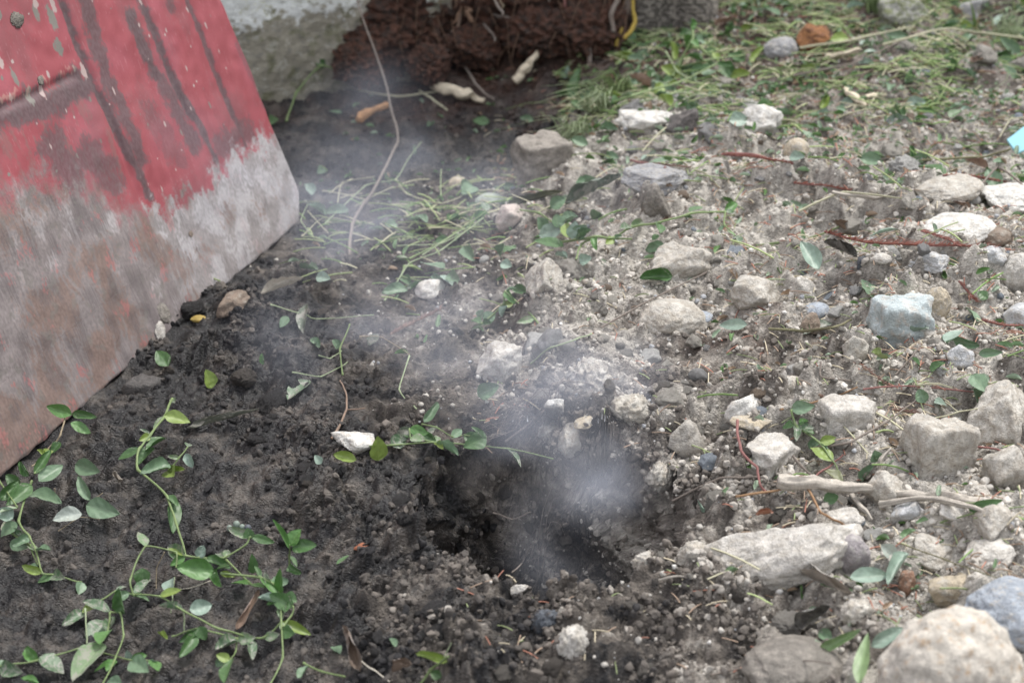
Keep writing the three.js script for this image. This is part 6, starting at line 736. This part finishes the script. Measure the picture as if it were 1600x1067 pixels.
// ---------- cut leaves and grass strewn over the back ----------
{
  const R = rng(61), back = (x, z) => (z < -0.62 ? 0.75 : z < -0.3 ? 0.4 : 0.13) * (x > 0.1 + (z > -0.5 ? 0.12 : 0) ? 1 : z > -0.6 && z < 0.12 && x > -0.32 + (z + 0.4) * 0.3 ? 0.3 : 0);
  const kinds = { sage: ['small sage cut leaf strewn over the gravel behind', 'sage leaves strewn at the back'], green: ['small green cut leaf strewn over the gravel behind', 'dark green leaves strewn at the back'], pale: ['small pale backed cut leaf strewn over the gravel behind', 'pale leaves strewn at the back'], lime: ['small yellow green cut leaf strewn over the gravel behind', 'yellow green leaves strewn at the back'], tanbrown: ['small tan dead leaf strewn over the gravel behind', 'tan dead leaves strewn at the back'] };
  let n = 0;
  for (let t = 0; n < 290 && t < 12000; t++) {
    const x = -0.33 + R() * 1.48, z = -1.55 + R() * 1.9; if (!inView(x, z) || R() > back(x, z)) continue;
    const k = R() < 0.4 ? 'sage' : R() < 0.4 ? 'green' : R() < 0.5 ? 'pale' : R() < 0.6 ? 'lime' : 'tanbrown', L = 0.02 + R() * 0.03, a = R() * 6.3, up = R() * 0.02, y = HY(x, z) + 0.003 + R() * 0.008, X = x + Math.cos(a) * L, Z = z + Math.sin(a) * L;
    const o = new THREE.Mesh((k === 'tanbrown' ? deadShapes : leafShapes)[n % 8], leafMats[k]); put(o, 'strewn_leaf', kinds[k][0].replace('strewn over the gravel behind', near(x, z)), 'leaf', kinds[k][1]); placeLeaf(o, x, y, z, X, Math.max(HY(X, Z), y - 0.01) + up, Z, L * (0.4 + R() * 0.25), (R() - 0.5) * 1.6); n++;
  }
  n = 0;
  for (let t = 0; n < 170 && t < 9000; t++) {
    const x = -0.3 + R() * 1.45, z = -1.55 + R() * 1.75; if (!inView(x, z) || R() > Math.max(back(x, z) * 1.1, Math.exp(-((x + 0.09) ** 2) / 0.012 - ((z + 0.36) ** 2) / 0.01) * 0.45)) continue;
    const L = 0.04 + R() * 0.11, a = (R() - 0.5) * 2.2 + (R() < 0.5 ? Math.PI : 0), P = [0, 0.35, 0.7, 1].map((q, i) => { const X = x + Math.cos(a + 0.2 * i * (R() - 0.5)) * L * q, Z = z + Math.sin(a) * L * q * 0.8; return V(X - x, HY(X, Z) + 0.003 + R() * 0.006 - HY(x, z), Z - z); }), tone = R() < 0.4 ? 'vine' : R() < 0.6 ? 'pale' : R() < 0.6 ? 'straw' : 'bark';
    const nm = { vine: ['green grass stem lying loose on the gravel', 'green stems strewn at the back'], pale: ['pale green grass stem lying loose on the gravel', 'pale green stems strewn at the back'], straw: ['yellow straw lying loose on the gravel', 'straws strewn at the back'], bark: ['thin brown twig bit lying loose on the gravel', 'twig bits strewn about'] }[tone];
    const o = new THREE.Mesh(tube(P, (q) => (0.0009 + 0.0005 * (n % 3)) * (1 - 0.4 * q), 5, 0.1, 4, 0.001, n + 2000), stemMats[tone]); put(o, tone === 'bark' ? 'loose_twig' : 'loose_straw', nm[0].replace('lying loose on the gravel', near(x, z)), 'stem', nm[1]); o.position.set(x, HY(x, z), z); n++;
  }
  // litter too fine to count
  const sliver = new THREE.BoxGeometry(1, 0.06, 0.09, 3, 1, 1); { const p = sliver.attributes.position; for (let i = 0; i < p.count; i++) p.setY(i, p.getY(i) + 0.12 * (1 - 4 * p.getX(i) * p.getX(i))); sliver.computeVertexNormals(); }
  const litterMat = new THREE.MeshStandardMaterial({ roughness: 0.9 });
  scatter('needle_litter', 'dry needles and straw bits lying over the rubble', 'litter', sliver, litterMat, 7000, 933, (x, z, g, R, q, c) => {
    if (g[5] > 0.01 || x < -0.05 || R() > (x > 0.3 ? 0.6 : 0.15) * (0.35 + 0.65 * sst(n2(x * 4, z * 4 + 50), -0.2, 0.5))) return false;
    const s = 0.008 + R() * 0.022; q.position.set(x, g[0] + 0.002, z); q.rotation.set((R() - 0.5) * 0.5, R() * 6.3, (R() - 0.5) * 0.5); q.scale.set(s, 0.012 * (0.6 + R()), 0.013); const k = R(), T = k < 0.35 ? [0.26, 0.19, 0.14] : k < 0.6 ? [0.42, 0.37, 0.27] : k < 0.8 ? [0.3, 0.14, 0.1] : [0.2, 0.24, 0.12]; const b = 0.7 + 0.6 * R(); for (let i = 0; i < 3; i++) c[i] = T[i] * b; return true;
  });
  scatter('straw_litter', 'shredded straw and dry grass lying over the back of the plot', 'litter', sliver, litterMat, 2000, 939, (x, z, g, R, q, c) => {
    if (g[5] > 0.01 || R() > back(x, z) * (z < -0.62 ? 1.2 : 0.4) * sst(n2(x * 6 + 3, z * 6), -0.1, 0.5) + Math.exp(-((x + 0.12) ** 2) / 0.03 - ((z + 0.38) ** 2) / 0.03) * 0.3) return false;
    const s = 0.02 + R() * 0.06; q.position.set(x, g[0] + 0.003 + R() * 0.008, z); q.rotation.set((R() - 0.5) * 0.6, (R() - 0.5) * 2.4, (R() - 0.5) * 0.5); q.scale.set(s, 0.02 * (0.6 + R()), 0.018); const k = R(), T = k < 0.4 ? [0.3, 0.36, 0.17] : k < 0.7 ? [0.45, 0.43, 0.3] : [0.17, 0.26, 0.09], b = 0.7 + 0.5 * R(); for (let i = 0; i < 3; i++) c[i] = T[i] * b; return true;
  });
  const scrap = leafGeo(77, 0.5); const scrapMat = new THREE.MeshPhysicalMaterial({ roughness: 0.6, transmission: 0.25, thickness: 0, side: THREE.DoubleSide });
  scatter('leaf_scraps', 'shredded green leaf scraps strewn over the back of the plot', 'leaf scraps', scrap, scrapMat, 4200, 944, (x, z, g, R, q, c) => {
    if (g[5] > 0.01 || R() > back(x, z) * 1.2 * (0.3 + 0.7 * sst(n2(x * 5 + 9, z * 5), -0.3, 0.4)) + (z < -0.2 && x > -0.35 ? 0.06 : 0)) return false;
    const s = 0.006 + R() * 0.016; q.position.set(x, g[0] + 0.003 + R() * 0.004, z); q.rotation.set((R() - 0.5) * 1.4, R() * 6.3, (R() - 0.5) * 1.4); q.scale.set(s * 0.6, s * 0.6, s); const k = R(), T = k < 0.4 ? [0.16, 0.25, 0.13] : k < 0.65 ? [0.28, 0.36, 0.26] : k < 0.85 ? [0.09, 0.18, 0.05] : [0.3, 0.22, 0.15]; const b = 0.75 + 0.5 * R(); for (let i = 0; i < 3; i++) c[i] = T[i] * b; return true;
  });
  // grass
  const blade = new THREE.BufferGeometry(); { const pos = [], idx = []; for (let j = 0; j <= 6; j++) { const t = j / 6, w = 0.5 * (1 - t * t); pos.push(-w, t, 0.35 * t * t * 12 * 0.1, w, t, 0.35 * t * t * 12 * 0.1); if (j) { const a = j * 2; idx.push(a - 2, a - 1, a, a - 1, a + 1, a); } } blade.setAttribute('position', new THREE.Float32BufferAttribute(pos, 3)); blade.setIndex(idx); blade.computeVertexNormals(); }
  const grassMat = new THREE.MeshPhysicalMaterial({ roughness: 0.55, transmission: 0.3, thickness: 0, side: THREE.DoubleSide });
  const blades = (M, n, x, z, g, R, q, c) => { };
  const gm = new THREE.InstancedMesh(blade, grassMat, 5000), q = new THREE.Object3D(), col = new THREE.Color(); let m = 0;
  for (let t = 0; m < 5000 && t < 90000; t++) {
    const x = 0.1 + R() * 1.9, z = -2.4 + R() * 1.45, d = sst(-z + 0.32 * (x - 0.5), 1.12, 1.5) * sst(n2(x * 5, z * 5 + 2), -0.1, 0.45) * (x < 0.45 ? 0.4 : 1); if (R() > d) continue;
    const h = 0.03 + R() * 0.08; q.position.set(x, HY(x, z) - 0.003, z); q.rotation.set((R() - 0.5) * 2.1, R() * 6.3, (R() - 0.5) * 2.1); q.scale.set(0.003 + R() * 0.005, h, h); q.updateMatrix(); gm.setMatrixAt(m, q.matrix); const k = R(); gm.setColorAt(m, k < 0.5 ? col.setRGB(0.16, 0.27, 0.07) : k < 0.8 ? col.setRGB(0.28, 0.36, 0.14) : col.setRGB(0.38, 0.36, 0.2)); m++;
  }
  gm.count = m; put(gm, 'grass', 'rough green grass growing along the back of the plot', 'grass', null, 'stuff');
  // tufts lying over the bank edge
  [[0.16, -0.74, 'tuft of trampled grass hanging over the dark bank'], [0.2, -0.86, 'tuft of cut grass above the dark bank'], [0.12, -0.66, 'thin tuft of grass beside the blocky grey brown stone'], [0.72, -1.18, 'grass tuft in front of the grey upright rock'], [0.95, -1.05, 'grass tuft at the plot\'s far corner']].forEach(([x, z, label], k) => {
    const gs = []; for (let i = 0; i < 46; i++) { const a = R() * 6.3, h = 0.05 + R() * 0.09, r = R() * 0.035, dx = (k < 3 ? -0.5 : 0) + (R() - 0.5) * 1.1, dz = (k < 3 ? 0.7 : 0) + (R() - 0.5) * 1.0; const b = V(Math.cos(a) * r, 0, Math.sin(a) * r); gs.push(tube([b, b.clone().add(V(dx * h * 0.3, h * 0.4, dz * h * 0.3)), b.clone().add(V(dx * h * 0.9, h * 0.42, dz * h * 0.9))], (t) => 0.0017 * (1.05 - t), 4, 0, 4)); }
    const o = new THREE.Mesh(mergeGeometries(gs), stemMats[k % 2 ? 'vine' : 'pale']); put(o, 'grass_tuft', label, 'grass'); o.position.set(x, HY(x, z), z);
  });
}
// small oddments
{
  const sh = new THREE.Shape(); [[0, 0], [0.03, 0.012], [0.075, 0.004], [0.09, 0.03], [0.06, 0.055], [0.02, 0.05], [-0.012, 0.025]].forEach(([x, y], i) => (i ? sh.lineTo(x, y) : sh.moveTo(x, y)));
  const g = new THREE.ExtrudeGeometry(sh, { depth: 0.003, bevelEnabled: true, bevelSize: 0.001, bevelThickness: 0.001, bevelSegments: 2, steps: 1 }), p = g.attributes.position; for (let i = 0; i < p.count; i++) p.setZ(i, p.getZ(i) + 0.004 * n2(p.getX(i) * 40, p.getY(i) * 40)); g.computeVertexNormals();
  const o = new THREE.Mesh(g, new THREE.MeshStandardMaterial({ color: LIN(0.25, 0.52, 0.6), roughness: 0.5 })); put(o, 'plastic_scrap', 'light blue plastic scrap lying at the edge of the gravel', 'scrap'); const x = 0.812, z = -0.44; o.position.set(x, HY(x, z) + 0.012, z); o.rotation.x = -0.9;
  [[-0.449, 0.001, -0.055, 0.008, 'yellow_chip', 'small yellow chip under the blade edge', [0.36, 0.26, 0.07]], [-0.17, 0, 0.53, 0.006, 'orange_fragment', 'crumbled orange fragment on the mud', [0.25, 0.09, 0.045]]].forEach(([x, y, z, s, n, lab, c], i) => { const m = new THREE.Mesh(stoneGeo(930 + i, 'c', s * 1.4, s * 0.5, s, 5, 'dust', true), new THREE.MeshStandardMaterial({ color: LIN(...c), vertexColors: true, roughness: 0.7 })); put(m, n, lab, 'fragment'); m.position.set(x, HY(x, z) + 0.003, z); });
  // berries by the vine
  [[-0.33, 0.47], [-0.323, 0.462], [-0.316, 0.466], [-0.309, 0.468]].forEach(([x, z], i) => { const r = 0.0036 + 0.0008 * (i % 2), pts = []; for (let k = 0; k <= 10; k++) { const a = k / 10 * Math.PI; pts.push(new THREE.Vector2(Math.sin(a) * r * (1 + 0.06 * Math.sin(a * 3)), -Math.cos(a) * r * 1.15)); } const m = new THREE.Mesh(new THREE.LatheGeometry(pts, 14), new THREE.MeshStandardMaterial({ color: i === 3 ? LIN(0.09, 0.1, 0.12) : LIN(0.22, 0.27, 0.23), roughness: 0.6, map: stoneMap })); put(m, 'berry', i === 3 ? 'dark blue grey berry beside the vine' : 'pale green berry beside the vine', 'berry', i === 3 ? null : 'pale berries by the vine'); m.position.set(x, HY(x, z) + 0.006, z); });
  // root fibres at the pit
  const R = rng(88);
  [[0.03, 0.33, 0, 0, 'tangle of fine root fibres over the pit\'s far edge'], [0, 0, 3.4, 0.3, 'loose root fibres on the pit\'s left wall'], [0, 0, 4.9, 0.35, 'root fibres on the pit\'s far wall']].forEach(([x, z, th, s, label]) => { const P0 = th ? pitPoint(th, s) : V(x, HY(x, z), z), gs = []; for (let i = 0; i < (th > 4 ? 8 : 22); i++) { const a = R() * 6.3, L = 0.02 + R() * 0.06, q = (t) => { if (th) return pitPoint(th + (i / 26 - 0.5) * 0.5 + Math.cos(a + t) * L * t * 5, clamp(s + Math.sin(a + t) * L * t * 4, 0.05, 0.8), 0.6).add(V(0, 0.006 + 0.008 * Math.sin(t * 3), 0.006)).sub(P0); const X = x + (R() - 0.5) * 0.006 + Math.cos(a + t) * L * t + (i / 26 - 0.5) * 0.09, Z = z + Math.sin(a + t) * L * t * 0.6; return V(X - x, HY(X, Z) + 0.004 + 0.014 * Math.sin(t * 3) - P0.y, Z - z); }; gs.push(tube([q(0), q(0.35), q(0.7), q(1)], (t) => 0.0006 * (1.2 - t), 4, 0, 4)); } const o = new THREE.Mesh(mergeGeometries(gs), stemMats.bark); put(o, 'root_fibres', label, 'roots'); o.position.copy(P0); });
}
// ---------- smoke: thin flat veils, thickest at their middle, rising from the pit and drifting off towards the wall ----------
{
  const R = rng(2024), N = 105, rings = 7, sides = 18;
  const veil = () => { const pos = [0, 0, 0], col = [1, 1, 1, 1], idx = []; for (let r = 1; r <= rings; r++) for (let s = 0; s < sides; s++) { const t = r / rings, a = s / sides * 6.2832, k = 1 + 0.25 * Math.sin(a * 2 + 1) + 0.12 * Math.sin(a * 3), x = Math.cos(a) * t * k, z = Math.sin(a) * t * k; pos.push(x * 1.2, 0.1 * x * x - 0.08 * z * z, z); col.push(1, 1, 1, Math.pow(0.5 + 0.5 * Math.cos(t * Math.PI), 1.1)); } for (let s = 0; s < sides; s++) { const n = (s + 1) % sides; idx.push(0, 1 + n, 1 + s); for (let r = 0; r < rings - 1; r++) { const a = 1 + r * sides, b = a + sides; idx.push(a + s, a + n, b + s, a + n, b + n, b + s); } } const g = new THREE.BufferGeometry(); g.setAttribute('position', new THREE.Float32BufferAttribute(pos, 3)); g.setAttribute('color', new THREE.Float32BufferAttribute(col, 4)); g.setIndex(idx); g.computeVertexNormals(); return g; };
  const mat = new THREE.MeshLambertMaterial({ color: LIN(0.62, 0.66, 0.76), vertexColors: true, transparent: true, opacity: 0.046, side: THREE.DoubleSide });
  const M = new THREE.InstancedMesh(veil(), mat, N), q = new THREE.Object3D(), C = new THREE.CatmullRomCurve3([V(0.13, -0.01, 0.50), V(0.12, 0.04, 0.46), V(0.09, 0.09, 0.40), V(0.0, 0.14, 0.30), V(-0.10, 0.16, 0.14), V(-0.19, 0.17, -0.05), V(-0.25, 0.2, -0.22), V(-0.31, 0.24, -0.36)]), pts = C.getSpacedPoints(200); let m = 0;
  const gauss = () => Math.sqrt(-2 * Math.log(R() + 1e-9)) * Math.cos(6.2832 * R());
  while (m < N) {
    const t = Math.pow(R(), 1.15), p = pts[Math.floor(t * 200)], w = 0.05 + 0.07 * t, x = p.x + gauss() * w * 1.1, y = p.y + gauss() * w * 0.6, z = p.z + gauss() * w;
    const d = 0.5 + 0.5 * n3(x * 6, y * 5, z * 6) + 0.25 * n3(x * 14, y * 12, z * 14); if (R() > sst(d, 0.1, 0.8) + 0.25) continue;
    if (y < smoothY(x, z) - 0.01 || z < -0.12 - 0.22 * R()) continue;
    const s = 0.05 + 0.08 * R() * (0.5 + 0.6 * t); q.position.set(x, y, z); q.rotation.set(0.75 + (R() - 0.5) * 1.5, (R() - 0.5) * 1.5, (R() - 0.5) * 1.5); q.rotateY(R() * 6.3); q.scale.setScalar(s); q.updateMatrix(); M.setMatrixAt(m++, q.matrix);
  }
  put(M, 'smoke', 'thin bluish white smoke drifting out of the pit towards the wall', 'smoke', null, 'stuff');
}

renderer.render(scene, camera);
